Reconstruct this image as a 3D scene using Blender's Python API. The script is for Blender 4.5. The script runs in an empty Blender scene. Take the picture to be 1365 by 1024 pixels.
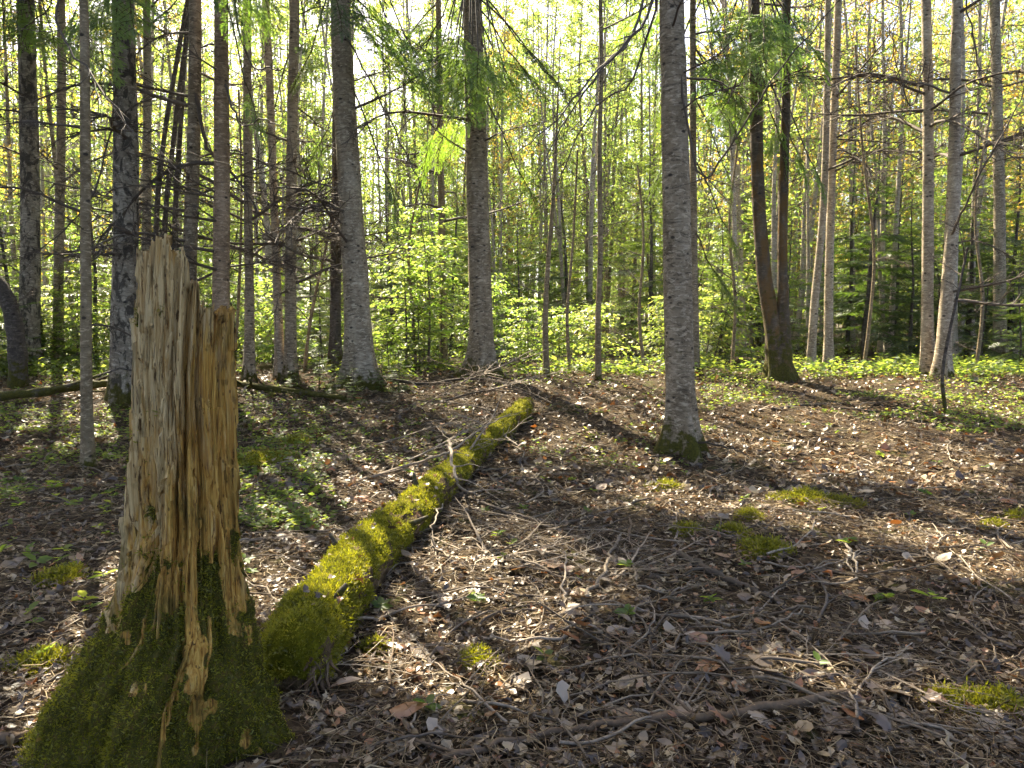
import bpy, math, random
import numpy as np
from mathutils import Vector, Matrix

# ------------------------------------------------------------------ camera, sky, sun, exposure
scene = bpy.context.scene
C = scene.collection
R = math.radians
CAM_Z = 1.40
FPX = 986.0                      # focal length in pixels of the 1365-pixel-wide photograph
PITCH = math.atan(82.0 / FPX)    # the horizon lies 82 px above the centre
cam_data = bpy.data.cameras.new('camera')
cam_data.sensor_width = 36.0
cam_data.lens = FPX / 1365.0 * 36.0
cam_data.clip_start = 0.05
cam_data.clip_end = 1000.0
cam = bpy.data.objects.new('camera', cam_data)
C.objects.link(cam)
cam.location = (0, 0, CAM_Z)
cam.rotation_euler = (math.pi / 2 - PITCH, 0, 0)
scene.camera = cam

SUN_AZ = R(28.0)                 # to the left of the viewing direction
SUN_EL = R(47.0)
TO_SUN = np.array([-math.sin(SUN_AZ) * math.cos(SUN_EL), math.cos(SUN_AZ) * math.cos(SUN_EL), math.sin(SUN_EL)])
world = bpy.data.worlds.new('World')
scene.world = world
world.use_nodes = True
wn = world.node_tree
bg = wn.nodes.get('Background') or wn.nodes.new('ShaderNodeBackground')
sky = wn.nodes.new('ShaderNodeTexSky')
sky.sky_type = 'NISHITA'
sky.sun_disc = False
sky.sun_elevation = SUN_EL
sky.sun_rotation = -SUN_AZ
sky.air_density = 0.6
sky.dust_density = 2.5
sky.ozone_density = 0.0
wn.links.new(sky.outputs[0], bg.inputs[0])
bg.inputs[1].default_value = 0.105
sun_data = bpy.data.lights.new('sun', 'SUN')
sun_data.energy = 5.0
sun_data.angle = R(0.45)
sun_data.color = (1.0, 0.93, 0.76)
sun = bpy.data.objects.new('sun', sun_data)
C.objects.link(sun)
sun.rotation_euler = Vector(TO_SUN).to_track_quat('Z', 'Y').to_euler()
sun.location = (-20, 30, 40)
vs = scene.view_settings
vs.view_transform = 'Standard'
vs.look = 'None'
vs.exposure = 2.3
vs.gamma = 1.0
vs.use_white_balance = True          # the photograph is balanced for the bluish light of the shade
vs.white_balance_temperature = 6950
cy = scene.cycles
cy.max_bounces = 6
cy.diffuse_bounces = 3
cy.glossy_bounces = 2
cy.transmission_bounces = 4
cy.transparent_max_bounces = 4
cy.sample_clamp_indirect = 6.0
cy.use_denoising = True
cy.use_adaptive_sampling = True
cy.adaptive_threshold = 0.03
cy.caustics_reflective = False
cy.caustics_refractive = False

rng = np.random.default_rng(7)
rnd = random.Random(11)

# ------------------------------------------------------------------ pixels of the photograph <-> the place
CP, SP = math.cos(PITCH), math.sin(PITCH)

def ray(px, py):
    a = (px - 682.5) / FPX
    b = -(py - 512.0) / FPX
    return np.array([a, CP + b * SP, -SP + b * CP])

def at_plane(px, py, Y):
    d = ray(px, py)
    return np.array([0, 0, CAM_Z]) + d * (Y / d[1])

def project(P):
    P = np.asarray(P, float)
    x = P[..., 0]; y = P[..., 1]; z = P[..., 2] - CAM_Z
    dep = y * CP - z * SP
    up = y * SP + z * CP
    dep_s = np.where(dep < 0.05, 0.05, dep)
    return 682.5 + FPX * x / dep_s, 512.0 - FPX * up / dep_s, dep

def sstep(a, b, x):
    t = np.clip((x - a) / (b - a), 0, 1)
    return t * t * (3 - 2 * t)

def terrain(x, y):
    x = np.asarray(x, float); y = np.asarray(y, float)
    z = 0.52 * sstep(6.3, 12.3, y)
    z = z + 0.035 * np.sin(x * 1.1 + 0.7 + 0.3 * y) * np.sin(y * 0.9 + 1.3) + 0.02 * np.sin(x * 2.7 + y * 1.9) \
        + 0.012 * np.sin(x * 5.1 - y * 4.3 + 2.0)
    far = sstep(14, 40, y)
    z = z + far * (0.5 * np.sin(x * 0.11 + 1.0) * np.sin(y * 0.09))
    return z

def ground_at(px, py):
    d = ray(px, py)
    o = np.array([0, 0, CAM_Z])
    t = np.arange(1.0, 80.0, 0.02)
    P = o[None, :] + t[:, None] * d[None, :]
    below = P[:, 2] < terrain(P[:, 0], P[:, 1])
    if not below.any():
        return P[-1]
    p = P[int(np.argmax(below))]
    return np.array([p[0], p[1], float(terrain(p[0], p[1]))])

def hash3(i, j, k):
    n = (i * 374761393 + j * 668265263 + k * 2147483647 + 1013904223) & 0xFFFFFFFF
    n = ((n ^ (n >> 13)) * 1274126177) & 0xFFFFFFFF
    n = (n ^ (n >> 16)) & 0xFFFFFFFF
    return n.astype(np.float64) / 4294967295.0

def vnoise(p):
    p = np.asarray(p, float)
    i = np.floor(p).astype(np.int64)
    f = p - i
    u = f * f * f * (f * (f * 6 - 15) + 10)
    r = 0
    for dx in (0, 1):
        for dy in (0, 1):
            for dz in (0, 1):
                w = (u[..., 0] if dx else 1 - u[..., 0]) * (u[..., 1] if dy else 1 - u[..., 1]) * (u[..., 2] if dz else 1 - u[..., 2])
                r = r + w * hash3(i[..., 0] + dx, i[..., 1] + dy, i[..., 2] + dz)
    return r * 2 - 1

def fbm(p, octv=4, gain=0.5):
    p = np.asarray(p, float)
    a, s, r = 1.0, 1.0, 0
    for k in range(octv):
        r = r + a * vnoise(p * s + 17.3 * k)
        a *= gain; s *= 2.03
    return r

# ------------------------------------------------------------------ mesh and object helpers
class MB:
    """collects vertex and face arrays; build() links them as one mesh object"""
    def __init__(self):
        self.v = []; self.f = []; self.n = 0
    def add(self, v, f, mat=0):
        v = np.asarray(v, float).reshape(-1, 3); f = np.asarray(f, np.int64)
        if len(f) == 0: return
        self.v.append(v); self.f.append((f + self.n, mat)); self.n += len(v)
    def tube(self, pts, rad, sides=5, mat=0, cap=True):
        pts = np.asarray(pts, float); n = len(pts)
        rad = np.broadcast_to(np.asarray(rad, float), (n,))
        tan = np.gradient(pts, axis=0)
        tan /= np.linalg.norm(tan, axis=1)[:, None] + 1e-9
        ref = np.array([0, 0, 1.0]) if abs(tan[:, 2]).mean() < 0.8 else np.array([1.0, 0, 0])
        s = np.cross(tan, ref); s /= np.linalg.norm(s, axis=1)[:, None] + 1e-9
        t = np.cross(s, tan)
        a = np.arange(sides) / sides * 2 * math.pi
        v = pts[:, None, :] + rad[:, None, None] * (np.cos(a)[None, :, None] * s[:, None, :] + np.sin(a)[None, :, None] * t[:, None, :])
        i = np.arange(n - 1)[:, None] * sides; j = np.arange(sides)[None, :]; k = (j + 1) % sides
        f = np.stack([i + j, i + k, i + sides + k, i + sides + j], -1).reshape(-1, 4)
        self.add(v, f, mat)
        if cap:
            for e, p in ((0, pts[0]), (n - 1, pts[-1])):
                vv = np.concatenate([v[e], p[None, :]])
                ff = np.stack([np.arange(sides), (np.arange(sides) + 1) % sides, np.full(sides, sides)], -1)
                if e == 0: ff = ff[:, ::-1]
                self.add(vv, ff, mat)
    def mesh(self, name, mats, smooth=True):
        me = bpy.data.meshes.new(name)
        v = np.concatenate(self.v).astype(np.float32)
        me.vertices.add(len(v)); me.vertices.foreach_set('co', v.ravel())
        loops = np.concatenate([f.ravel() for f, m in self.f]).astype(np.int32)
        tot = np.concatenate([np.full(len(f), f.shape[1]) for f, m in self.f])
        mi = np.concatenate([np.full(len(f), m) for f, m in self.f]).astype(np.int32)
        me.loops.add(len(loops)); me.loops.foreach_set('vertex_index', loops)
        me.polygons.add(len(tot))
        st = np.concatenate([[0], np.cumsum(tot)[:-1]]).astype(np.int32)
        me.polygons.foreach_set('loop_start', st)
        me.polygons.foreach_set('material_index', mi)
        me.polygons.foreach_set('use_smooth', np.full(len(tot), bool(smooth)))
        for m in (mats if isinstance(mats, (list, tuple)) else [mats]):
            me.materials.append(m)
        me.update(calc_edges=True)
        return me
    def build(self, name, mats, parent=None, smooth=True):
        return link(name, self.mesh(name, mats, smooth), parent)

def link(name, data, parent=None, loc=None):
    o = bpy.data.objects.new(name, data)
    C.objects.link(o)
    if parent is not None: o.parent = parent
    if loc is not None: o.location = loc
    return o

def tag(o, label, cat, group=None, kind=None):
    o['label'] = label; o['category'] = cat
    if group: o['group'] = group
    if kind: o['kind'] = kind
    return o

def empty(name, loc, label, cat, group=None):
    o = link(name, None, None, tuple(loc))
    o.empty_display_size = 0.2
    return tag(o, label, cat, group)

def scatter(tv, tf, rot, pos, scale):
    """template (k,3), faces; rot (n,3,3), pos (n,3), scale (n,) or (n,3) -> verts, faces"""
    n, k = len(pos), len(tv)
    scale = np.asarray(scale, float)
    if scale.ndim == 1: scale = np.repeat(scale[:, None], 3, 1)
    v = np.einsum('nij,nkj->nki', rot, tv[None, :, :] * scale[:, None, :]) + pos[:, None, :]
    f = (np.asarray(tf)[None, :, :] + (np.arange(n) * k)[:, None, None]).reshape(-1, np.asarray(tf).shape[1])
    return v.reshape(-1, 3), f

def rot_euler(rx, ry, rz):
    cx, sx, cyy, sy, cz, sz = np.cos(rx), np.sin(rx), np.cos(ry), np.sin(ry), np.cos(rz), np.sin(rz)
    o = np.ones_like(cx); z = np.zeros_like(cx)
    X = np.stack([np.stack([o, z, z], -1), np.stack([z, cx, -sx], -1), np.stack([z, sx, cx], -1)], -2)
    Y = np.stack([np.stack([cyy, z, sy], -1), np.stack([z, o, z], -1), np.stack([-sy, z, cyy], -1)], -2)
    Z = np.stack([np.stack([cz, -sz, z], -1), np.stack([sz, cz, z], -1), np.stack([z, z, o], -1)], -2)
    return Z @ Y @ X

def frames_from_dir(d, roll):
    """rotation whose X axis is d"""
    d = d / (np.linalg.norm(d, axis=1)[:, None] + 1e-9)
    up = np.tile(np.array([0, 0, 1.0]), (len(d), 1))
    up[np.abs(d[:, 2]) > 0.97] = (0, 1.0, 0)
    y = np.cross(up, d); y /= np.linalg.norm(y, axis=1)[:, None] + 1e-9
    z = np.cross(d, y)
    c, s = np.cos(roll)[:, None], np.sin(roll)[:, None]
    return np.stack([d, c * y + s * z, -s * y + c * z], -1)

# ------------------------------------------------------------------ materials
def new_mat(name):
    m = bpy.data.materials.new(name); m.use_nodes = True
    nt = m.node_tree; nt.nodes.clear()
    out = nt.nodes.new('ShaderNodeOutputMaterial')
    return m, nt, out

def N(nt, kind, **kw):
    n = nt.nodes.new(kind)
    for k, v in kw.items(): setattr(n, k, v)
    return n

def ramp(nt, fac, stops, interp='LINEAR'):
    r = N(nt, 'ShaderNodeValToRGB'); e = r.color_ramp; e.interpolation = interp
    while len(e.elements) < len(stops): e.elements.new(0.5)
    for el, (p, c) in zip(e.elements, stops):
        el.position = p; el.color = (*c, 1.0) if len(c) == 3 else c
    if fac is not None: nt.links.new(fac, r.inputs[0])
    return r.outputs[0]

def coords(nt, scale, which='Object'):
    tc = N(nt, 'ShaderNodeTexCoord'); mp = N(nt, 'ShaderNodeMapping')
    mp.inputs['Scale'].default_value = scale if hasattr(scale, '__len__') else (scale,) * 3
    nt.links.new(tc.outputs[which], mp.inputs[0])
    return mp.outputs[0]

def noise(nt, vec, scale=1.0, detail=4, rough=0.55, dist=0.0):
    n = N(nt, 'ShaderNodeTexNoise'); n.inputs['Scale'].default_value = scale
    n.inputs['Detail'].default_value = detail; n.inputs['Roughness'].default_value = rough
    n.inputs['Distortion'].default_value = dist
    if vec is not None: nt.links.new(vec, n.inputs['Vector'])
    return n.outputs[0]

def mathn(nt, op, a, b=None, c=None, clamp=False):
    n = N(nt, 'ShaderNodeMath', operation=op); n.use_clamp = clamp
    for i, x in enumerate((a, b, c)):
        if x is None: continue
        if isinstance(x, (int, float)): n.inputs[i].default_value = x
        else: nt.links.new(x, n.inputs[i])
    return n.outputs[0]

def mixc(nt, fac, a, b, mode='MIX'):
    n = N(nt, 'ShaderNodeMix', data_type='RGBA', blend_type=mode)
    for i, x in ((0, fac), (6, a), (7, b)):
        if isinstance(x, (int, float)): n.inputs[i].default_value = x
        elif isinstance(x, tuple): n.inputs[i].default_value = (*x, 1.0)
        else: nt.links.new(x, n.inputs[i])
    return n.outputs[2]

def maprange(nt, v, a, b, c=0.0, d=1.0):
    n = N(nt, 'ShaderNodeMapRange'); nt.links.new(v, n.inputs[0])
    for i, x in enumerate((a, b, c, d)): n.inputs[i + 1].default_value = x
    return n.outputs[0]

def bsdf(nt, out, color, rough=0.85, spec=0.2, bump=None, strength=0.5, dist=0.01):
    b = N(nt, 'ShaderNodeBsdfPrincipled')
    if isinstance(color, tuple): b.inputs['Base Color'].default_value = (*color, 1)
    else: nt.links.new(color, b.inputs['Base Color'])
    b.inputs['Roughness'].default_value = rough
    b.inputs['Specular IOR Level'].default_value = spec
    if bump is not None:
        bp = N(nt, 'ShaderNodeBump'); bp.inputs['Strength'].default_value = strength
        bp.inputs['Distance'].default_value = dist
        nt.links.new(bump, bp.inputs['Height']); nt.links.new(bp.outputs[0], b.inputs['Normal'])
    nt.links.new(b.outputs[0], out.inputs[0])
    return b

def island_random(nt, objw=0.35):
    g = N(nt, 'ShaderNodeNewGeometry'); oi = N(nt, 'ShaderNodeObjectInfo')
    a = mathn(nt, 'MULTIPLY', g.outputs['Random Per Island'], 1 - objw)
    return mathn(nt, 'MULTIPLY_ADD', oi.outputs['Random'], objw, a)

def leaf_mat(name, stops, tstops, trans=0.5, gloss=0.06, objw=0.35, patch=0.0):
    m, nt, out = new_mat(name)
    f = island_random(nt, objw)
    if patch:
        pn = maprange(nt, noise(nt, coords(nt, 13.0), 1.0, 4, .6), .32, .68)
        f = mathn(nt, 'ADD', mathn(nt, 'MULTIPLY', f, 1 - patch), mathn(nt, 'MULTIPLY', pn, patch))
    c1 = ramp(nt, f, stops); c2 = ramp(nt, f, tstops)
    d = N(nt, 'ShaderNodeBsdfDiffuse'); t = N(nt, 'ShaderNodeBsdfTranslucent'); g = N(nt, 'ShaderNodeBsdfGlossy')
    g.inputs['Roughness'].default_value = 0.45; g.inputs['Color'].default_value = (1, 1, 1, 1)
    nt.links.new(c1, d.inputs[0]); nt.links.new(c2, t.inputs[0])
    m1 = N(nt, 'ShaderNodeMixShader'); m1.inputs[0].default_value = trans
    nt.links.new(d.outputs[0], m1.inputs[1]); nt.links.new(t.outputs[0], m1.inputs[2])
    m2 = N(nt, 'ShaderNodeMixShader'); m2.inputs[0].default_value = gloss
    nt.links.new(m1.outputs[0], m2.inputs[1]); nt.links.new(g.outputs[0], m2.inputs[2])
    nt.links.new(m2.outputs[0], out.inputs[0])
    return m

M = {}
M['leaf'] = leaf_mat('young_leaf',
    [(0, (.05, .10, .015)), (.4, (.08, .13, .02)), (.75, (.11, .15, .02)), (1, (.15, .15, .025))],
    [(0, (.22, .42, .05)), (.4, (.40, .57, .08)), (.75, (.58, .66, .12)), (1, (.72, .64, .15))], 0.62)
M['leaf_gold'] = leaf_mat('golden_leaf',
    [(0, (.12, .14, .02)), (.4, (.16, .13, .02)), (1, (.20, .11, .02))],
    [(0, (.46, .54, .06)), (.4, (.64, .50, .06)), (1, (.72, .36, .06))], 0.6)
M['leaf_low'] = leaf_mat('low_leaf',
    [(0, (.04, .09, .015)), (.5, (.07, .13, .02)), (1, (.12, .16, .03))],
    [(0, (.20, .36, .04)), (.5, (.38, .48, .06)), (1, (.60, .58, .10))], 0.55, .025)
M['fir'] = leaf_mat('fir_needles',
    [(0, (.025, .05, .012)), (.6, (.05, .08, .016)), (1, (.08, .11, .02))],
    [(0, (.08, .16, .02)), (.6, (.18, .28, .03)), (1, (.36, .44, .05))], 0.45)
M['fir_fresh'] = leaf_mat('fresh_fir_needles',
    [(0, (.04, .09, .015)), (1, (.09, .15, .02))],
    [(0, (.18, .38, .03)), (1, (.42, .58, .06))], 0.55)
M['canopy'] = leaf_mat('canopy_needles',
    [(0, (.025, .05, .015)), (1, (.05, .09, .02))],
    [(0, (.06, .13, .02)), (1, (.14, .24, .03))], 0.35)
M['dead_leaf'] = leaf_mat('dead_leaf',
    [(0, (.028, .016, .007)), (.25, (.068, .038, .016)), (.5, (.14, .086, .037)), (.70, (.24, .165, .08)), (.86, (.43, .33, .19)), (.93, (.29, .10, .02)), (1, (.065, .035, .015))],
    [(0, (.06, .025, .01)), (.5, (.18, .09, .03)), (.85, (.24, .16, .08)), (.92, (.40, .13, .02)), (1, (.10, .05, .02))], 0.22, 0.07, 0.0)
M['needle'] = leaf_mat('dead_needle',
    [(0, (.045, .024, .010)), (.5, (.135, .080, .032)), (.8, (.26, .175, .082)), (1, (.40, .30, .17))],
    [(0, (.05, .02, .01)), (1, (.12, .06, .02))], 0.1, 0.05, 0.0)
M['moss_blade'] = leaf_mat('moss_blade',
    [(0, (.030, .030, .005)), (.25, (.06, .055, .007)), (.5, (.18, .17, .012)), (.85, (.32, .28, .02)), (1, (.30, .21, .04))],
    [(0, (.10, .12, .010)), (.5, (.38, .39, .016)), (1, (.62, .52, .03))], 0.42, 0.03, 0.0, .55)

def twig_mat(name, stops):
    m, nt, out = new_mat(name)
    f = island_random(nt, 0.5)
    c = ramp(nt, f, stops)
    n = noise(nt, coords(nt, 60.0), 1.0, 3)
    c = mixc(nt, maprange(nt, n, .35, .65, 0, .5), c, (.05, .04, .03))
    bsdf(nt, out, c, 0.8, 0.25)
    return m
M['twig'] = twig_mat('twig_bark', [(0, (.06, .043, .03)), (.5, (.11, .082, .06)), (1, (.19, .155, .12))])
M['stick_brown'] = twig_mat('brown_stick', [(0, (.10, .065, .04)), (1, (.17, .115, .07))])
M['stick'] = twig_mat('grey_stick', [(0, (.09, .062, .04)), (.4, (.18, .135, .09)), (.7, (.30, .235, .17)), (1, (.46, .38, .29))])

def moss_on(nt, col, z0, z1, thr=0.5, nscale=9.0, cols=((.030, .028, .006), (.095, .085, .012))):
    """moss climbing from the ground: its own colour with a ragged upper border"""
    tc = N(nt, 'ShaderNodeTexCoord'); sep = N(nt, 'ShaderNodeSeparateXYZ')
    nt.links.new(tc.outputs['Object'], sep.inputs[0])
    h = maprange(nt, sep.outputs[2], z0, z1, 1.0, 0.0)
    n = noise(nt, coords(nt, nscale), 1.0, 5, .65)
    k = mathn(nt, 'ADD', h, mathn(nt, 'MULTIPLY_ADD', n, 2.8, -1.4))
    fac = maprange(nt, k, thr - .08, thr + .22)
    n2 = noise(nt, coords(nt, 45.0), 1.0, 4, .7)
    mc = ramp(nt, n2, [(.3, cols[0]), (.7, cols[1])])
    return mixc(nt, fac, col, mc), fac

def bark_mat(name, base, dark, light, moss_h=0.5, marks=0.5, lichen=0.3, peel=0.0, mossthr=0.55, warm=None):
    m, nt, out = new_mat(name)
    big = noise(nt, coords(nt, (5, 5, 2.2)), 1.0, 6, .65)
    c = ramp(nt, big, [(.30, dark), (.5, base), (.72, light)])
    oi = N(nt, 'ShaderNodeObjectInfo')
    # fine horizontal rings and lenticels
    rings = noise(nt, coords(nt, (8, 8, 34)), 1.0, 6, .72, 1.0)
    c = mixc(nt, mathn(nt, 'MULTIPLY', maprange(nt, rings, .49, .62), marks), c, tuple(x * .25 for x in dark))
    pale = noise(nt, coords(nt, (13, 13, 30)), 1.0, 5, .7, .6)
    c = mixc(nt, maprange(nt, pale, .52, .64, 0, .85), c, tuple(min(x * 1.35, .8) for x in light))
    # branch scars: dark eyes
    vo = N(nt, 'ShaderNodeTexVoronoi'); vo.inputs['Scale'].default_value = 1.0
    nt.links.new(coords(nt, (5.5, 5.5, 9.0)), vo.inputs['Vector'])
    c = mixc(nt, maprange(nt, vo.outputs['Distance'], .10, .17, .9, 0), c, (.025, .02, .016))
    # lichen
    li = noise(nt, coords(nt, (16, 16, 11)), 1.0, 6, .75)
    c = mixc(nt, maprange(nt, li, .56, .64, 0, lichen), c, (.23, .21, .15))
    if warm:
        wz = noise(nt, coords(nt, (6, 6, 2.5)), 1.0, 4, .6)
        c = mixc(nt, maprange(nt, wz, .46, .62, 0, .8), c, warm)
    h = mathn(nt, 'ADD', mathn(nt, 'MULTIPLY', rings, .6), mathn(nt, 'MULTIPLY', li, .6))
    if peel:
        pl = noise(nt, coords(nt, (9, 9, 5.0)), 1.0, 6, .68, .6)
        pf = maprange(nt, pl, .50, .56)
        c = mixc(nt, mathn(nt, 'MULTIPLY', pf, peel), c, (.028, .024, .02))
        h = mathn(nt, 'SUBTRACT', h, pf)
    if moss_h > 0:
        c, mf = moss_on(nt, c, 0.0, moss_h * 2, mossthr)
    bsdf(nt, out, c, .88, .15, h, .8, .02)
    return m

M['bark_fir'] = bark_mat('fir_bark', (.24, .185, .12), (.12, .09, .057), (.36, .295, .21), .24, .75, .25)
M['bark_grey'] = bark_mat('grey_bark', (.28, .22, .15), (.15, .115, .075), (.40, .34, .245), .2, .7, .25)
M['bark_birch'] = bark_mat('peeling_birch_bark', (.27, .225, .165), (.14, .11, .078), (.38, .325, .25), .35, .5, .35, .8)
M['bark_warm'] = bark_mat('warm_bark', (.30, .20, .12), (.17, .108, .063), (.40, .285, .185), .15, .6, .2)
M['bark_moss'] = bark_mat('mossy_dark_bark', (.085, .065, .045), (.05, .038, .028), (.13, .10, .07), .9, .4, .25, 0, .62, (.14, .075, .02))
M['bark_pale'] = bark_mat('pale_pink_bark', (.36, .285, .20), (.20, .15, .098), (.50, .42, .31), .15, .6, .2, .0, .6)
M['bark_thin'] = bark_mat('slender_bark', (.21, .155, .09), (.12, .087, .05), (.32, .25, .16), .12, .45, .25)
M['bark_silver'] = bark_mat('silvery_bark', (.38, .32, .25), (.24, .19, .145), (.52, .45, .37), .1, .5, .3)
M['stick_dark'] = twig_mat('dark_stick', [(0, (.045, .034, .024)), (1, (.10, .075, .052))])
M['stick_pale'] = twig_mat('pale_stick', [(0, (.20, .15, .10)), (1, (.40, .33, .25))])
M['bark_dark'] = bark_mat('dark_bark', (.075, .062, .05), (.045, .037, .03), (.12, .10, .085), .35, .4, .3)

def ground_mat():
    m, nt, out = new_mat('forest_soil')
    a = noise(nt, coords(nt, 1.7), 1.0, 5, .6)
    b = noise(nt, coords(nt, 26.0), 1.0, 6, .7)
    v = N(nt, 'ShaderNodeTexVoronoi'); v.inputs['Scale'].default_value = 1.0
    nt.links.new(coords(nt, 34.0), v.inputs['Vector'])
    sepc = N(nt, 'ShaderNodeSeparateColor'); nt.links.new(v.outputs['Color'], sepc.inputs[0])
    c = ramp(nt, sepc.outputs[0], [(0, (.018, .012, .007)), (.45, (.045, .030, .016)), (.8, (.09, .065, .036)), (1, (.16, .12, .075))])
    c = mixc(nt, maprange(nt, b, .35, .65, 0, .8), c, (.045, .031, .021))
    g = noise(nt, coords(nt, 2.6), 1.0, 5, .65)
    c = mixc(nt, maprange(nt, g, .56, .66, 0, .55), c, (.055, .065, .012))
    bsdf(nt, out, c, .95, .08, b, .8, .03)
    return m
M['ground'] = ground_mat()

def wood_mat():
    m, nt, out = new_mat('rotting_wood')
    st = noise(nt, coords(nt, (95, 95, 3.2)), 1.0, 5, .65, .45)
    c = ramp(nt, st, [(.28, (.22, .115, .036)), (.40, (.46, .30, .125)), (.52, (.63, .455, .22)), (.72, (.74, .58, .33))])
    # ochre-stained rot low and to one side, in patches of its own
    rot = noise(nt, coords(nt, (16, 16, 2.6)), 1.0, 5, .65, .5)
    tc = N(nt, 'ShaderNodeTexCoord'); sep = N(nt, 'ShaderNodeSeparateXYZ'); nt.links.new(tc.outputs['Object'], sep.inputs[0])
    side = maprange(nt, sep.outputs[0], -.10, .12, -.12, .16)
    low = maprange(nt, sep.outputs[2], .4, 1.4, .17, -.13)
    k = mathn(nt, 'ADD', rot, mathn(nt, 'ADD', side, low))
    streak = noise(nt, coords(nt, (120, 120, 5)), 1.0, 5, .65, .5)
    och = ramp(nt, streak, [(.3, (.14, .06, .012)), (.43, (.42, .20, .036)), (.57, (.62, .36, .08)), (.75, (.68, .49, .18))])
    c = mixc(nt, maprange(nt, k, .40, .56, 0, .95), c, och)
    gr = noise(nt, coords(nt, (26, 26, 2.6)), 1.0, 5, .65)
    c = mixc(nt, maprange(nt, gr, .56, .74, 0, .45), c, (.40, .32, .21))
    # dark decay streaks, beetle holes
    dk = noise(nt, coords(nt, (75, 75, 6.0)), 1.0, 5, .7, .6)
    c = mixc(nt, maprange(nt, dk, .555, .63, 0, .9), c, (.075, .034, .012))
    vo = N(nt, 'ShaderNodeTexVoronoi'); vo.inputs['Scale'].default_value = 1.0
    nt.links.new(coords(nt, (48, 48, 24)), vo.inputs['Vector'])
    c = mixc(nt, maprange(nt, vo.outputs['Distance'], .10, .18, .8, 0), c, (.10, .052, .02))
    algae = noise(nt, coords(nt, (9, 9, 4)), 1.0, 5, .7)
    al = mathn(nt, 'ADD', algae, maprange(nt, sep.outputs[2], .5, 1.2, .10, -.04))
    c = mixc(nt, maprange(nt, al, .58, .70, 0, .7), c, (.085, .075, .018))
    h = mathn(nt, 'ADD', mathn(nt, 'MULTIPLY', st, .6), mathn(nt, 'ADD', mathn(nt, 'MULTIPLY', streak, .6), mathn(nt, 'MULTIPLY', dk, -.5)))
    # mossy foot with ragged fingers running up the grain
    at = N(nt, 'ShaderNodeAttribute'); at.attribute_name = 'moss'
    bl = noise(nt, coords(nt, 60.0), 1.0, 4, .65)
    mk = mathn(nt, 'ADD', at.outputs['Fac'], mathn(nt, 'MULTIPLY_ADD', bl, .7, -.35))
    mc = ramp(nt, noise(nt, coords(nt, 45.0), 1.0, 4, .7), [(.3, (.035, .034, .007)), (.5, (.08, .074, .011)), (.68, (.13, .082, .024))])
    c = mixc(nt, maprange(nt, mk, .48, .66), c, mc)
    bsdf(nt, out, c, .85, .15, h, 1.0, .014)
    return m
M['wood'] = wood_mat()

def log_mat():
    m, nt, out = new_mat('mossy_bark')
    at = N(nt, 'ShaderNodeAttribute'); at.attribute_name = 'moss'
    n = noise(nt, coords(nt, 16.0), 1.0, 6, .7); f = noise(nt, coords(nt, 130.0), 1.0, 4, .7)
    mc = ramp(nt, n, [(.30, (.05, .052, .007)), (.5, (.14, .135, .011)), (.72, (.25, .225, .018))])
    b = noise(nt, coords(nt, (30, 9, 30)), 1.0, 6, .7)
    bc = ramp(nt, b, [(.3, (.04, .026, .014)), (.5, (.12, .082, .045)), (.7, (.24, .175, .105))])
    k = mathn(nt, 'ADD', at.outputs['Fac'], mathn(nt, 'MULTIPLY_ADD', n, .8, -.4))
    c = mixc(nt, maprange(nt, k, .35, .6), bc, mc)
    bsdf(nt, out, c, .95, .05, mathn(nt, 'ADD', mathn(nt, 'ADD', n, b), f), .9, .02)
    return m

def mossy_mat(name, patch=.35, cols=((.05, .052, .007), (.14, .135, .011), (.25, .225, .018))):
    m, nt, out = new_mat(name)
    n = noise(nt, coords(nt, 16.0), 1.0, 6, .7)
    c = ramp(nt, n, [(.30, cols[0]), (.5, cols[1]), (.72, cols[2])])
    b = noise(nt, coords(nt, 5.0), 1.0, 5, .65)
    c = mixc(nt, maprange(nt, b, .58, .66, 0, patch), c, (.17, .115, .06))
    f = noise(nt, coords(nt, 130.0), 1.0, 4, .7)
    bsdf(nt, out, c, .95, .05, mathn(nt, 'ADD', n, f), .9, .02)
    return m
M['moss_log'] = log_mat()
M['moss'] = mossy_mat('moss_cushion', .0)
M['rot'] = (lambda: (lambda m, nt, out: (bsdf(nt, out, ramp(nt, noise(nt, coords(nt, (25, 25, 25)), 1.0, 5, .7), [(.3, (.05, .03, .018)), (.55, (.16, .10, .06)), (.75, (.28, .21, .14))]), .9, .1), m)[1])(*new_mat('rotten_fibre')))()

# ------------------------------------------------------------------ leaf shapes
def poly_leaf(outline, curl=0.0, fold=0.0):
    """leaf along +X of length 1: fan about the midrib"""
    o = np.array(outline, float)
    n = len(o)
    ctr = np.array([[.45, 0.0]])
    p = np.concatenate([o, ctr])
    z = fold * np.abs(p[:, 1]) + curl * (p[:, 0] - .45) ** 2
    v = np.column_stack([p[:, 0], p[:, 1], z])
    f = np.array([[i, (i + 1) % n, n] for i in range(n)])
    return v, f
LEAF4 = (np.array([[0, 0, 0], [.45, -.30, .06], [1, 0, -.06], [.45, .30, .06]]), np.array([[0, 1, 2], [0, 2, 3]]))
LEAF6 = (np.array([[0, 0, 0], [.30, -.27, .07], [.68, -.22, .05], [1, 0, -.10], [.68, .22, .05], [.30, .27, .07]]),
         np.array([[0, 1, 2], [0, 2, 3], [0, 3, 4], [0, 4, 5]]))
OVAL = [(0, 0), (.15, -.15), (.4, -.27), (.7, -.22), (1, 0), (.7, .22), (.4, .27), (.15, .15)]
MAPLE = [(0, 0), (.08, -.28), (.30, -.22), (.38, -.50), (.50, -.26), (.72, -.30), (.70, -.12), (1, 0), (.70, .12), (.72, .30), (.50, .26), (.38, .50), (.30, .22), (.08, .28)]
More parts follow.
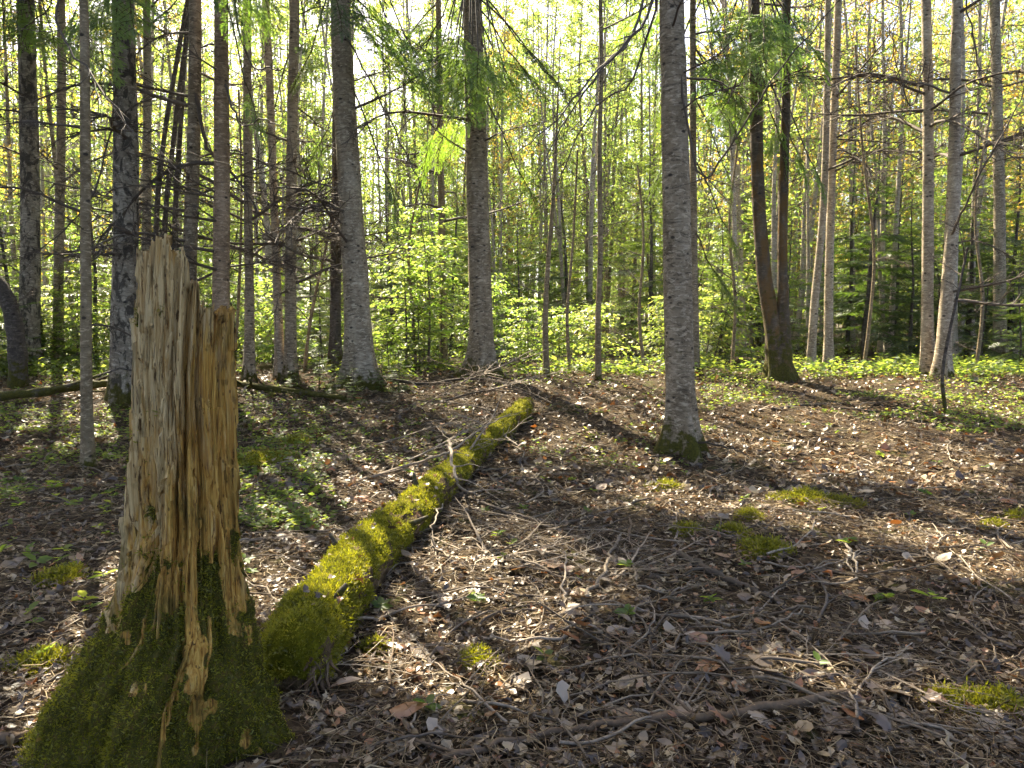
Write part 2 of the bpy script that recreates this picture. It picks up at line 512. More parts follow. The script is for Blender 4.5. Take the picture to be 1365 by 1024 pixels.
ASPEN = [(0, 0), (.10, -.25), (.35, -.40), (.65, -.33), (1, 0), (.65, .33), (.35, .40), (.10, .25)]
TORN = [(0, .05), (.2, -.2), (.45, -.16), (.6, -.33), (.9, -.1), (.8, .12), (.5, .30), (.25, .14)]

def fir_spray(pairs, width=.36, blade=.055):
    """flat fir spray along +X: paired side shoots, each a narrow needle-edged blade"""
    v, f = [], []
    def bl(p, d, L, w):
        i = len(v); d = np.array(d); s = np.array([-d[1], d[0], 0])
        v.extend([p, p + d * L * .45 - s * w, p + d * L + np.array([0, 0, -.04]), p + d * L * .45 + s * w])
        f.extend([[i, i + 1, i + 2], [i, i + 2, i + 3]])
    bl(np.array([0, 0, 0.]), (1, 0, 0), 1.0, blade * .8)
    for k in range(pairs):
        t = .06 + .86 * k / pairs
        L = width * (1 - t * .75) * (0.75 + .5 * ((k * 37) % 10) / 10)
        for s in (-1, 1):
            a = math.radians(48 - 10 * t)
            bl(np.array([t, 0, 0.]), (math.cos(a), s * math.sin(a), 0), L, blade)
    return np.array(v), np.array(f)
SPRAY_FINE = fir_spray(17, .26, .017)
SPRAY_SIMPLE = fir_spray(5, .5, .045)
# ------------------------------------------------------------------ the forest floor
def build_ground():
    rows = np.concatenate([np.linspace(-8, 1.5, 20, endpoint=False), np.linspace(1.5, 14, 280, endpoint=False), np.geomspace(14, 400, 60)])
    cols = np.linspace(-1, 1, 240)
    Y, U = np.meshgrid(rows, cols, indexing='ij')
    X = U * (5.5 + 1.05 * np.maximum(Y, 0))
    Z = terrain(X, Y)
    near = (Y < 15)
    Z = Z + np.where(near, .014 * fbm(np.stack([X * 3, Y * 3, X * 0], -1), 3), 0)
    v = np.stack([X, Y, Z], -1).reshape(-1, 3)
    nr, nc = len(rows), len(cols)
    i = np.arange(nr - 1)[:, None] * nc; j = np.arange(nc - 1)[None, :]
    f = np.stack([i + j, i + j + 1, i + nc + j + 1, i + nc + j], -1).reshape(-1, 4)
    mb = MB(); mb.add(v, f)
    o = mb.build('forest_floor', M['ground'])
    return tag(o, 'brown forest floor of soil and decaying leaves', 'ground', kind='structure')
floor = build_ground()

# where the sun reaches the floor in the photograph (gaps are cut in the unseen crowns to match), as pixel outlines
SUNNY = [
    ([(335, 690), (420, 640), (520, 590), (640, 550), (700, 520), (780, 503), (882, 503), (882, 588), (735, 585), (690, 600), (640, 640), (600, 690),
      (700, 700), (800, 745), (850, 790), (760, 830), (720, 900), (700, 960), (560, 950), (470, 900), (420, 880), (345, 800)], .90),
    ([(930, 495), (1365, 490), (1365, 625), (1230, 640), (1080, 610), (960, 590)], .82),
    ([(1190, 690), (1290, 685), (1365, 700), (1365, 790), (1280, 770), (1220, 730)], .85),
    ([(1170, 915), (1365, 905), (1365, 975), (1210, 965)], .85),
    ([(960, 880), (1120, 870), (1140, 930), (1010, 940)], .7),
    ([(1090, 740), (1150, 725), (1170, 790), (1120, 800)], .8),
    ([(0, 930), (110, 845), (160, 760), (230, 740), (330, 720), (345, 830), (200, 900), (60, 1024), (0, 1024)], .88),
    ([(130, 540), (180, 530), (200, 580), (140, 590)], .85),
    ([(300, 505), (420, 498), (420, 525), (310, 530)], .8),
    ([(840, 640), (920, 640), (930, 690), (850, 700)], .7),
    ([(980, 650), (1040, 640), (1120, 660), (1100, 690), (1000, 690)], .6),
]
def in_poly(x, y, poly):
    p = np.array(poly, float); q = np.roll(p, -1, 0)
    ins = np.zeros(x.shape, bool)
    for (x0, y0), (x1, y1) in zip(p, q):
        c = ((y0 > y) != (y1 > y)) & (x < (x1 - x0) * (y - y0) / (y1 - y0 + 1e-12) + x0)
        ins ^= c
    return ins

def sun_gap(P):
    """chance of leaving out a clump at P, so that sun falls on the outlined patches"""
    g = P - TO_SUN[None, :] * (P[:, 2] / TO_SUN[2])[:, None]
    for _ in range(3):
        g = P - TO_SUN[None, :] * ((P[:, 2] - terrain(g[:, 0], g[:, 1])) / TO_SUN[2])[:, None]
    px, py, dep = project(g)
    pr = np.zeros(len(P))
    for poly, k in SUNNY:
        pr = np.where((dep > .5) & in_poly(px, py, poly), np.maximum(pr, 1.0 if k > .8 else .95), pr)
    # random holes left in the crowns to scatter sun flecks over the floor
    fl = vnoise(np.stack([g[:, 0] * 1.5, g[:, 1] * 1.2, 0 * g[:, 0]], -1)) + .5 * vnoise(np.stack([g[:, 0] * 4.1, g[:, 1] * 3.3, 0 * g[:, 0] + 7], -1))
    pr = np.where((fl > .55) & (g[:, 1] < 13) & (px > 300), np.maximum(pr, .93), pr)
    # crowns also thinned to put the wood behind the crest in sun
    pr = np.where(g[:, 1] > 13.0, np.maximum(pr, .8), pr)
    return pr

# ------------------------------------------------------------------ trees
def smooth_path(ctrl, n):
    """Catmull-Rom through control rows"""
    c = np.asarray(ctrl, float)
    c = np.vstack([2 * c[0] - c[1], c, 2 * c[-1] - c[-2]])
    t = np.linspace(0, len(c) - 3 - 1e-6, n)
    i = np.floor(t).astype(int); u = (t - i)[:, None]
    p0, p1, p2, p3 = c[i], c[i + 1], c[i + 2], c[i + 3]
    return .5 * ((2 * p1) + (-p0 + p2) * u + (2 * p0 - 5 * p1 + 4 * p2 - p3) * u ** 2 + (-p0 + 3 * p1 - 3 * p2 + p3) * u ** 3)

def trunk_mesh(path, rad, sides, seed, flare=.55, flare_h=.22, lumps=.05, roots=5):
    """path in local coordinates, z up; a tapering bole with root flare, knots and lumps"""
    n = len(path)
    a = np.arange(sides) / sides * 2 * math.pi
    h = path[:, 2][:, None]
    A = np.repeat(a[None, :], n, 0)
    pn = np.stack([np.cos(A) * 1.6 + seed * 3.1, np.sin(A) * 1.6, h * 1.8 + 0 * A], -1)
    r = rad[:, None] * (1 + lumps * fbm(pn, 3) + .02 * vnoise(np.stack([np.cos(A) * 3, np.sin(A) * 3, h * 14 + seed + 0 * A], -1)))
    lob = np.cos(A * roots + seed + 1.2 * np.sin(A * 2 + seed) + .8 * np.sin(A + 2 * seed))
    fl = np.exp(-np.maximum(h, 0) / (flare_h * (1 + .45 * lob)))
    rootw = 1 + 1.1 * lob + .8 * vnoise(np.stack([np.cos(A) * 2 + seed, np.sin(A) * 2, 0 * A], -1))
    r = r * (1 + flare * fl * np.maximum(rootw, .15))
    v = path[:, None, :] + r[..., None] * np.stack([np.cos(A), np.sin(A), 0 * A], -1)
    mb = MB()
    i = np.arange(n - 1)[:, None] * sides; j = np.arange(sides)[None, :]; k = (j + 1) % sides
    mb.add(v, np.stack([i + j, i + k, i + sides + k, i + sides + j], -1).reshape(-1, 4))
    vv = np.concatenate([v[-1], path[-1][None]]);
    mb.add(vv, np.stack([np.arange(sides), (np.arange(sides) + 1) % sides, np.full(sides, sides)], -1))
    return mb

def limb_mesh(seed, length=1.0, r0=.012, droop=-.15, side=9, sub=4, curve=.15, sides=4):
    """a dead branch along +X with finer and finer twigs"""
    q = np.random.default_rng(seed); mb = MB()
    def wander(p, d, L, n, wob, dz):
        pts = [np.array(p, float)]; d = np.array(d, float)
        for k in range(n):
            d = d + q.normal(0, wob, 3) + np.array([0, 0, dz / n]); d /= np.linalg.norm(d)
            pts.append(pts[-1] + d * L / n)
        return np.array(pts)
    main = wander((0, 0, 0), (1, 0, .15), length, 9, .09, droop)
    mb.tube(main, np.linspace(r0, r0 * .25, len(main)), sides)
    for k in range(side):
        t = q.uniform(.18, .98); i = int(t * 8); p = main[i] + (main[i + 1] - main[i]) * (t * 8 - i)
        ax = main[i + 1] - main[i]; ax /= np.linalg.norm(ax)
        s = q.choice([-1, 1]); an = math.radians(q.uniform(30, 70))
        lat = np.array([-ax[1], ax[0], q.uniform(-.4, .4)]); lat /= np.linalg.norm(lat)
        d = ax * math.cos(an) + lat * s * math.sin(an)
        L = length * q.uniform(.15, .5) * (1.05 - t * .6)
        tw = wander(p, d, L, 5, .14, droop * .6)
        mb.tube(tw, np.linspace(r0 * .42, r0 * .15, len(tw)), 3, cap=False)
        for m in range(sub):
            j = q.integers(1, 5); d2 = tw[j] - tw[j - 1]; d2 = d2 / np.linalg.norm(d2) + q.normal(0, .55, 3); d2 /= np.linalg.norm(d2)
            t2 = wander(tw[j], d2, L * q.uniform(.2, .5), 3, .15, 0)
            mb.tube(t2, np.linspace(r0 * .22, r0 * .10, len(t2)), 3, cap=False)
    return mb
DEAD_LIMBS = [limb_mesh(100 + k, 1.0, .014, (-.5, -.2, .1, -.8, .25, -.35, .4, -.1)[k], 11 + k % 4, 4 + k % 2).mesh('branch', M['twig']) for k in range(8)]

def bough_mesh(seed, length=1.0, side=9, spray=SPRAY_FINE, droop=-.25):
    """a fir bough along +X: limb, side shoots and flat needle sprays"""
    q = np.random.default_rng(seed); mb = MB()
    x = np.linspace(0, length, 10)
    main = np.column_stack([x, .05 * np.sin(x * 3 + seed), .08 * x + droop * x ** 2])
    mb.tube(main, np.linspace(.011, .003, 10) * length, 4, mat=1)
    P, D, S, RO = [], [], [], []
    for k in range(side * 2):
        t = .22 + .76 * (k // 2) / side + q.uniform(-.02, .02); s = 1 if k % 2 else -1
        i = min(int(t * 9), 8); p = main[i] + (main[i + 1] - main[i]) * (t * 9 - i)
        an = math.radians(q.uniform(42, 62)); L = length * .48 * (1.1 - t * .75) * q.uniform(.7, 1.15)
        d = np.array([math.cos(an), s * math.sin(an), q.uniform(-.25, .05)])
        tw = np.array([p, p + d * L * .5, p + d * L + np.array([0, 0, -.05 * L])])
        mb.tube(tw, [.004 * length, .003 * length, .001], 3, mat=1, cap=False)
        m = 8
        for u in range(m):
            tt = (u + .3) / m; P.append(p + d * L * tt)
            s2 = 1 if u % 2 else -1; a2 = math.radians(q.uniform(25, 55))
            dd = np.array([d[0] * math.cos(a2) - s2 * d[1] * math.sin(a2), s2 * d[0] * math.sin(a2) + d[1] * math.cos(a2), d[2] + q.uniform(-.2, .05)])
            D.append(dd); S.append(L * q.uniform(.32, .5)); RO.append(q.normal(0, .25))
        P.append(p + d * L * .75); D.append(d); S.append(L * .5); RO.append(q.normal(0, .2))
    P.append(main[-2]); D.append(np.array([1, 0, -.3])); S.append(.25 * length); RO.append(0.)
    v, f = scatter(spray[0], spray[1], frames_from_dir(np.array(D), np.array(RO)), np.array(P), np.array(S))
    mb.add(v, f, 0)
    return mb
BOUGHS = [bough_mesh(200 + k, 1.0, 8 + k % 3, SPRAY_FINE, (-.2, -.45, -.05)[k]).mesh('bough', [M['fir'], M['bark_dark']]) for k in range(3)]
BOUGHS_FRESH = [bough_mesh(210 + k, 1.0, 8 + k % 3, SPRAY_FINE, (-.25, -.4)[k]).mesh('bough', [M['fir_fresh'], M['bark_dark']]) for k in range(2)]

def orient(o, d, roll=0.0, scale=1.0):
    d = np.asarray(d, float); d = d / np.linalg.norm(d)
    m = frames_from_dir(d[None, :], np.array([roll]))[0]
    o.rotation_euler = Matrix(m.tolist()).to_euler()
    o.scale = (scale,) * 3 if not hasattr(scale, '__len__') else scale

def crown_mesh(seed, base, top, rx, n, zmin, ctr):
    """crown above the frame: limbs leaving the bole and needle sprays along them, cut away to shape the sun patches on the floor"""
    q = np.random.default_rng(seed); mb = MB()
    nl = 26
    P, D = [], []
    for k in range(nl):
        z = zmin + (top - zmin) * (k + .5) / nl
        L = rx * (1.05 - .75 * (z - zmin) / (top - zmin)) * q.uniform(.75, 1.15)
        a = k * 2.399 + q.uniform(-.3, .3)
        c = ctr(z)
        pts = np.array([c + np.array([math.cos(a) * L * t, math.sin(a) * L * t, -.10 * L * t + .05 * L * t * t]) for t in np.linspace(0, 1, 6)])
        if sun_gap((pts + base)[2:]).mean() < .5: mb.tube(pts, np.linspace(.028, .006, 6), 4, mat=1, cap=False)
        m = max(int(n * L / (nl * rx * .7)), 4)
        t = np.sqrt(q.uniform(.05, 1, m)); th = a + q.normal(0, .26, m)
        P.append(c[None, :] + np.column_stack([np.cos(th) * L * t, np.sin(th) * L * t, -.08 * L * t + q.normal(0, .16, m)]))
        D.append(np.column_stack([np.cos(th) + q.normal(0, .5, m), np.sin(th) + q.normal(0, .5, m), q.normal(-.1, .2, m)]))
    P = np.concatenate(P); D = np.concatenate(D)
    W = P + base[None, :]
    Dn = D / np.linalg.norm(D, axis=1)[:, None]; gap = np.maximum(np.maximum(sun_gap(W), sun_gap(W + .2 * Dn)), sun_gap(W + .45 * Dn))
    keep = q.uniform(0, 1, len(P)) > gap
    px, py, dep = project(W)
    keep &= (py < -25) | (np.abs(px - 682) > 900)
    P, D = P[keep], D[keep]
    v, f = scatter(SPRAY_SIMPLE[0], SPRAY_SIMPLE[1], frames_from_dir(D, q.normal(0, .4, len(P))), P, q.uniform(.28, .55, len(P)))
    mb.add(v, f, 0)
    return mb

def plane_tree(name, label, base_px, ctrl, bark, height=14, crown=None, dead=8, flare=.5, group=None, seed=0, sides=28, Y=None,
               moss=None, dead_len=(.8, 2.2), dead_z=(1.2, 7.0), cat='tree', flare_h=.2):
    """a tree from its base pixel and (px, py, width) marks up its bole; it stands where that pixel meets the floor"""
    g = ground_at(*base_px)
    if Y is not None:
        g = at_plane(base_px[0], base_px[1], Y); g[2] = float(terrain(g[0], g[1]))
    Yp = g[1]
    root = empty(name, g, label, cat, group)
    rows = []
    for (px, py, w) in ctrl:
        p = at_plane(px, py, Yp); _, _, dep = project(p)
        rows.append([p[0] - g[0], 0.0, p[2] - g[2], w / FPX * dep * .46])
    rows.sort(key=lambda r: r[2])
    b0 = rows[0]
    if b0[2] > .05: rows.insert(0, [0.0, 0, 0.0, b0[3] * 1.03])
    rows.insert(0, [rows[0][0], 0, rows[0][2] - .35, rows[0][3] * 1.02])
    last, prev = rows[-1], rows[-3] if len(rows) > 3 else rows[-2]
    sl = (last[0] - prev[0]) / max(last[2] - prev[2], .1)
    z0 = last[2]
    for t in (.35, .7, 1.0):
        z = z0 + (height - z0) * t
        if z > z0: rows.append([last[0] + sl * .6 * (z - z0), 0, z, max(last[3] * (1 - t * .88), .008)])
    rows = np.array(rows)
    n = 46 if sides > 20 else 30
    sp = smooth_path(rows, n)
    path, rad = sp[:, :3], np.maximum(sp[:, 3], .006)
    rngl = np.random.default_rng(seed + 50)
    path[:, 1] += .04 * np.sin(path[:, 2] * .7 + seed) - .04 * math.sin(seed)
    trunk_mesh(path, rad, sides, seed, flare, flare_h).build('trunk', M[bark], root)
    def ctr(z):
        return np.array([np.interp(z, path[:, 2], path[:, 0]), np.interp(z, path[:, 2], path[:, 1]), z])
    for k in range(int(dead * 1.3)):
        for _ in range(6):
            z = rngl.uniform(*dead_z)
            a = rngl.uniform(0, 2 * math.pi)
            tips = ctr(z)[None] + g[None] + np.array([math.cos(a), math.sin(a), .1])[None] * np.array([[.5], [1.0], [1.6]])
            if sun_gap(tips).mean() < .3: break
        else: continue
        b = link('branch', DEAD_LIMBS[(k + seed) % 8], root)
        r = np.interp(z, path[:, 2], rad) * .8
        b.location = tuple(ctr(z) + np.array([math.cos(a) * r, math.sin(a) * r, 0]))
        L = rngl.uniform(*dead_len)
        orient(b, (math.cos(a), math.sin(a), rngl.uniform(-.25, .35)), rngl.uniform(-.6, .6), L)
    if crown:
        rx, zmin, nspr = crown
        crown_mesh(seed + 900, g, height, rx, nspr, zmin, ctr).build('crown', [M['canopy'], M['bark_dark']], root)
    root['_y'] = float(Yp)
    return root, g, ctr, path, rad

def add_bough(tree, ctr, g, z, px, py, Y, mesh, width=1.0, roll=0.0):
    """a needle bough from the bole at height z out to the place seen at (px, py)"""
    e = at_plane(px, py, Y) - g
    s = ctr(z)
    L = np.linalg.norm(e - s); B = min(L, .9 + .2 * math.sin(px))
    p = e + (s - e) * (B / L)
    holder = tree
    if L > B * 1.05:
        mb = MB(); mid = (s + p) / 2 + np.array([0, 0, .04 * L])
        mb.tube(smooth_path(np.array([s, mid, p + (e - s) * .02]), 8), np.linspace(.016, .009, 8), 5); holder = mb.build('limb', M['twig'], tree)
    b = link('bough', mesh, holder)
    b.location = tuple(p)
    orient(b, e - s + np.array([0, 0, .2 * L]), roll, (B, B * width * .8, B))
    return b

T = {}
T['fir11'] = plane_tree('fir_tree', 'stout grey trunk with mossy foot standing alone beside the dark leaf patch', (911, 602),
    [(911, 602, 46), (908, 540, 43), (905, 450, 41), (902, 330, 40), (899, 200, 38), (896, 80, 36), (893, 0, 34)], 'bark_fir', 15, (2.3, 6.6, 1500), 9, .55, seed=1, sides=40, dead_z=(2.6, 6.5), dead_len=(.35, 1.0), flare_h=.16)
T['fir10'] = plane_tree('fir_tree', 'dark straight trunk with flared mossy foot behind the far end of the log', (644, 503),
    [(644, 503, 36), (642, 450, 34), (639, 330, 32), (635, 200, 30), (632, 90, 28), (630, 0, 27)], 'bark_fir', 17, (2.7, 6.9, 2400), 12, .6, seed=2, sides=36, dead_z=(2.2, 7.2))
T['fir9'] = plane_tree('fir_tree', 'thick grey leaning trunk with dark bough across its top', (482, 517),
    [(482, 517, 42), (478, 430, 38), (472, 330, 35), (464, 200, 32), (457, 90, 30), (453, 0, 28)], 'bark_grey', 17, (2.9, 6.9, 2600), 13, .5, seed=3, sides=36, dead_z=(2.0, 7.2))
T['birch3'] = plane_tree('birch_tree', 'birch with dark peeling black and white bark behind the broken stump', (166, 537),
    [(166, 537, 36), (166, 440, 35), (167, 330, 34), (166, 200, 33), (163, 90, 31), (160, 0, 30)], 'bark_birch', 16, (2.8, 6.6, 2200), 6, .4, seed=4, sides=32)
T['sap2'] = plane_tree('young_tree', 'thin pole-like young trunk with mossy green foot left of the stump', (118, 624),
    [(118, 624, 18), (115, 540, 15.5), (112, 400, 15), (109, 250, 14), (107, 100, 13), (105, 0, 12)], 'bark_thin', 9.5, (1.3, 5.4, 500), 8, .25, seed=5, sides=20, dead_len=(.4, 1.0), dead_z=(1.2, 4.6))
T['fir4'] = plane_tree('fir_tree', 'slim brown trunk rising behind the tall splinter of the stump', (247, 525),
    [(247, 525, 21), (250, 370, 20), (254, 250, 19), (258, 120, 18), (260, 0, 16)], 'bark_fir', 14, (2.2, 6.6, 1500), 10, .4, seed=6, sides=24)
T['fir5'] = plane_tree('fir_tree', 'slim warm brown trunk rising behind the low side of the stump', (294, 530),
    [(294, 530, 25), (294, 400, 24), (296, 250, 22), (297, 120, 21), (297, 0, 19)], 'bark_warm', 14, (2.3, 6.6, 1500), 12, .4, seed=7, sides=24)
T['thin6'] = plane_tree('young_tree', 'thin straight trunk just right of the stump with mossy foot', (333, 508),
    [(333, 508, 15), (333, 350, 12.5), (332, 150, 11.5), (332, 0, 11)], 'bark_grey', 13, (1.6, 7.2, 500), 8, .5, seed=8, sides=16)
T['thin7'] = plane_tree('young_tree', 'thin pale curved trunk left of its twin near the grey leaning trunk', (374, 505),
    [(374, 505, 15), (371, 400, 12), (366, 250, 11), (360, 100, 10.5), (354, 0, 10)], 'bark_pale', 13, (1.6, 7.2, 500), 7, .4, seed=9, sides=16)
T['thin8'] = plane_tree('young_tree', 'slim dark grey trunk beside the thin pale curved one', (388, 507),
    [(388, 507, 17), (388, 350, 16), (389, 150, 15), (391, 0, 14)], 'bark_grey', 14, (1.8, 7.2, 700), 10, .4, seed=10, sides=18)
T['dark9b'] = plane_tree('young_tree', 'dark slim trunk half hidden by the thick grey leaning trunk', (447, 498),
    [(447, 498, 17), (447, 350, 15), (448, 150, 14), (449, 0, 12)], 'bark_dark', 14, None, 8, .4, seed=11, sides=16)
T['birch1'] = plane_tree('birch_tree', 'greyish birch trunk near the edge behind the bent dark snag', (38, 492),
    [(38, 492, 27), (38, 330, 26), (36, 150, 24), (34, 0, 22)], 'bark_birch', 16, (2.6, 7.2, 1600), 8, .4, seed=12, sides=24)
T['moss12'] = plane_tree('maple_tree', 'dark mossy double-stemmed trunk with spreading foot at the sunny edge', (1041, 507),
    [(1041, 507, 31), (1036, 470, 28), (1030, 430, 24), (1020, 370, 21), (1012, 280, 19), (1008, 180, 18), (1006, 80, 17), (1003, 0, 16)], 'bark_moss', 13, (2.2, 6.9, 800), 8, .35, seed=13, sides=28)
T['pale13'] = plane_tree('birch_tree', 'pale pinkish trunk, the one nearer the mossy double trunk of its pair', (1237, 503),
    [(1237, 503, 20), (1236, 430, 16), (1235, 300, 15), (1233, 120, 14), (1231, 0, 13)], 'bark_pale', 14, (1.8, 7.2, 500), 9, .35, seed=14, sides=20)
T['pale14'] = plane_tree('birch_tree', 'pale pinkish trunk with a lean, the one farther right of its pair', (1255, 505),
    [(1255, 505, 20), (1259, 420, 18), (1266, 300, 17), (1270, 150, 15), (1274, 0, 13)], 'bark_pale', 14, (1.8, 7.2, 500), 9, .35, seed=15, sides=20)
T['sap15'] = plane_tree('sapling', 'thin dark sapling pole standing between the two stoutest upright trunks', (798, 506),
    [(798, 506, 9), (797, 430, 8), (800, 330, 7.5), (799, 200, 7), (802, 90, 6.5), (801, 0, 6)], 'bark_thin', 9, None, 9, .2, seed=16, sides=12, dead_len=(.4, 1.2), dead_z=(1.5, 6.5))
T['sap16'] = plane_tree('sapling', 'short thin crooked sapling pole in the bright undergrowth', (729, 502),
    [(729, 502, 9), (727, 430, 8), (730, 360, 7), (738, 260, 5), (742, 180, 3.5)], 'bark_thin', 5.4, None, 6, .2, seed=17, sides=12, dead_len=(.4, 1.0), dead_z=(.8, 3.6))
T['thin18'] = plane_tree('fir_tree', 'slender fir pole with layered dark boughs behind the lone mossy-footed trunk', (927, 498),
    [(927, 498, 12), (926, 350, 11), (925, 150, 9.5), (924, 0, 8.5)], 'bark_fir', 12, None, 6, .3, seed=18, sides=14)
T['pale19'] = plane_tree('birch_tree', 'slender pale upright trunk right of the mossy double trunk', (1104, 492),
    [(1104, 492, 13), (1106, 380, 12), (1110, 200, 11), (1116, 0, 10)], 'bark_pale', 14, None, 8, .4, seed=19, sides=16)
T['pale20'] = plane_tree('birch_tree', 'slender pale trunk leaning beside the upright pale one', (1080, 494),
    [(1080, 494, 12), (1086, 400, 11), (1096, 280, 10), (1100, 120, 9), (1102, 0, 8)], 'bark_pale', 13, None, 6, .4, seed=20, sides=16)
T['far21'] = plane_tree('maple_tree', 'dark grey trunk in the shade near the right-hand edge', (1333, 484),
    [(1333, 484, 18), (1331, 380, 16), (1328, 200, 14), (1326, 0, 13)], 'bark_grey', 14, None, 9, .4, seed=21, sides=20)
T['thin22'] = plane_tree('young_tree', 'thin trunk standing in the gap between the two firs behind the log', (592, 490),
    [(592, 490, 11), (590, 350, 10), (586, 150, 9), (584, 0, 8)], 'bark_thin', 14, None, 7, .3, seed=22, sides=14)
T['thin23'] = plane_tree('young_tree', 'slim grey trunk between the edge birch and the thin pole', (78, 488),
    [(78, 488, 14), (78, 300, 13), (79, 0, 11)], 'bark_grey', 14, (1.6, 8.0, 500), 7, .3, seed=23, sides=14)
T['thin24'] = plane_tree('young_tree', 'slim grey trunk close behind the peeling birch', (192, 490),
    [(192, 490, 13), (193, 300, 12), (195, 0, 10)], 'bark_grey', 14, (1.6, 8.0, 500), 7, .3, seed=24, sides=14)
# second stem of the double trunk, rooted in the same foot
def second_stem():
    t, g, ctr, path, rad = T['moss12']
    rows = []
    for (px, py, w) in [(1046, 500, 20), (1045, 450, 18), (1044, 400, 15), (1043, 330, 12.5), (1045, 230, 12), (1048, 120, 11), (1049, 0, 10)]:
        p = at_plane(px, py, g[1] - .05); _, _, dep = project(p)
        rows.append([p[0] - g[0], p[1] - g[1], p[2] - g[2], w / FPX * dep * .5])
    rows.append([rows[-1][0] + .15, 0, 9.5, .02])
    sp = smooth_path(np.array(rows), 40)
    trunk_mesh(sp[:, :3], np.maximum(sp[:, 3], .01), 24, 31, .2).build('stem', M['bark_moss'], t)
second_stem()

# unseen trees added beside the frame to shade the left of the clearing
for k, (x, y, hgt, rx) in enumerate([(-9.0, 9.0, 15, 2.8), (-10.5, 12.5, 16, 3.0), (-7.6, 6.2, 14, 2.6), (-12.5, 8.0, 16, 3.0)]):
    g = np.array([x, y, float(terrain(x, y))])
    root = empty('fir_tree', g, 'tall unseen fir added beside the clearing to shade its left side', 'tree', 'unseen firs added to shade the clearing')
    zz = np.linspace(-.3, hgt, 24); path = np.column_stack([.1 * np.sin(zz * .4 + k), .08 * np.sin(zz * .5), zz])
    trunk_mesh(path, np.interp(zz, [-.3, hgt], [.18, .02]), 20, 40 + k).build('trunk', M['bark_fir'], root)
    crown_mesh(960 + k, g, hgt, rx, 1500, 5.0, lambda z, p=path: np.array([np.interp(z, p[:, 2], p[:, 0]), np.interp(z, p[:, 2], p[:, 1]), z])).build('crown', [M['canopy'], M['bark_dark']], root)

# needle boughs that hang into the picture
def tb(key, z, px, py, dY, mesh, width=1.0, roll=0.0):
    t, g, ctr, path, rad = T[key]
    return add_bough(t, ctr, g, z, px, py, g[1] + dY, mesh, width, roll)
for a in [('fir9', 6.6, 425, 20, -.9, BOUGHS[0]), ('fir9', 6.7, 452, 50, -1.6, BOUGHS[0]), ('fir9', 6.0, 395, 130, -.4, BOUGHS[2]),
          ('fir9', 5.6, 560, 110, -.6, BOUGHS_FRESH[1]), ('fir9', 4.6, 540, 300, -.3, BOUGHS[1], .8), ('fir9', 4.3, 405, 250, .2, BOUGHS[0], .8), ('fir9', 6.8, 540, 80, -1.2, BOUGHS_FRESH[0]),
          ('fir10', 6.9, 640, 120, -1.9, BOUGHS_FRESH[0], .9), ('fir10', 6.6, 600, 140, -1.4, BOUGHS_FRESH[1]), ('fir10', 6.6, 560, 95, -.9, BOUGHS_FRESH[0]), ('fir10', 6.0, 735, 110, -.6, BOUGHS[0]), ('fir10', 6.3, 660, 150, -1.5, BOUGHS_FRESH[1]),
          ('fir10', 5.9, 770, 145, -.9, BOUGHS[1]), ('fir10', 5.6, 700, 150, -.6, BOUGHS_FRESH[0]), ('fir10', 4.6, 720, 290, .4, BOUGHS[0], .8), ('fir10', 5.0, 575, 220, .6, BOUGHS_FRESH[1], .8),
          ('thin18', 6.6, 985, 130, -.3, BOUGHS_FRESH[0]), ('thin18', 5.4, 990, 205, -.4, BOUGHS[0]), ('thin18', 5.2, 1000, 175, .2, BOUGHS_FRESH[1]), ('thin18', 4.6, 985, 270, -.2, BOUGHS[1]),
          ('thin18', 4.4, 870, 270, .3, BOUGHS[2]), ('thin18', 5.9, 870, 180, .3, BOUGHS[0]), ('thin18', 3.6, 985, 345, .1, BOUGHS[0], .8), ('thin18', 6.8, 850, 70, .2, BOUGHS_FRESH[0]),
          ('thin18', 3.4, 880, 350, .3, BOUGHS[1], .8), ('thin18', 2.4, 975, 420, .1, BOUGHS[2], .8),
          ('moss12', 6.9, 1000, 75, -1.8, BOUGHS_FRESH[0]), ('moss12', 6.8, 1045, 80, -1.9, BOUGHS_FRESH[1]), ('moss12', 6.2, 965, 110, -1.2, BOUGHS_FRESH[0]), ('moss12', 6.2, 1085, 120, -.9, BOUGHS_FRESH[1]),
          ('moss12', 5.0, 1080, 250, -.3, BOUGHS_FRESH[0], .8), ('moss12', 5.0, 975, 160, -.9, BOUGHS_FRESH[1]),
          ('fir5', 6.7, 345, 60, -.8, BOUGHS_FRESH[0]), ('fir5', 5.4, 345, 190, -.2, BOUGHS[2], .7), ('birch3', 6.4, 160, 60, -1.2, BOUGHS_FRESH[0]), ('birch3', 6.3, 110, 80, -.7, BOUGHS_FRESH[1]),
          ('birch1', 7.0, 60, 70, -1.2, BOUGHS_FRESH[0]), ('birch1', 7.0, 25, 60, -1.4, BOUGHS_FRESH[1]), ('thin8', 6.2, 420, 100, -.4, BOUGHS[1]), ('thin8', 5.2, 350, 200, .1, BOUGHS[0], .8)]:
    tb(*a)
    if 'fresh' not in a[5].materials[0].name: continue
    b2 = list(a); b2[2] += -22 if a[2] % 2 else 24; b2[3] += 18 if a[3] % 3 else -14; b2[4] -= .35; b2[1] += .15
    tb(*b2)
    b3 = list(a); b3[2] += 26 if a[2] % 2 else -30; b3[3] -= 16; b3[4] += .3; b3[1] -= .1
    tb(*b3)

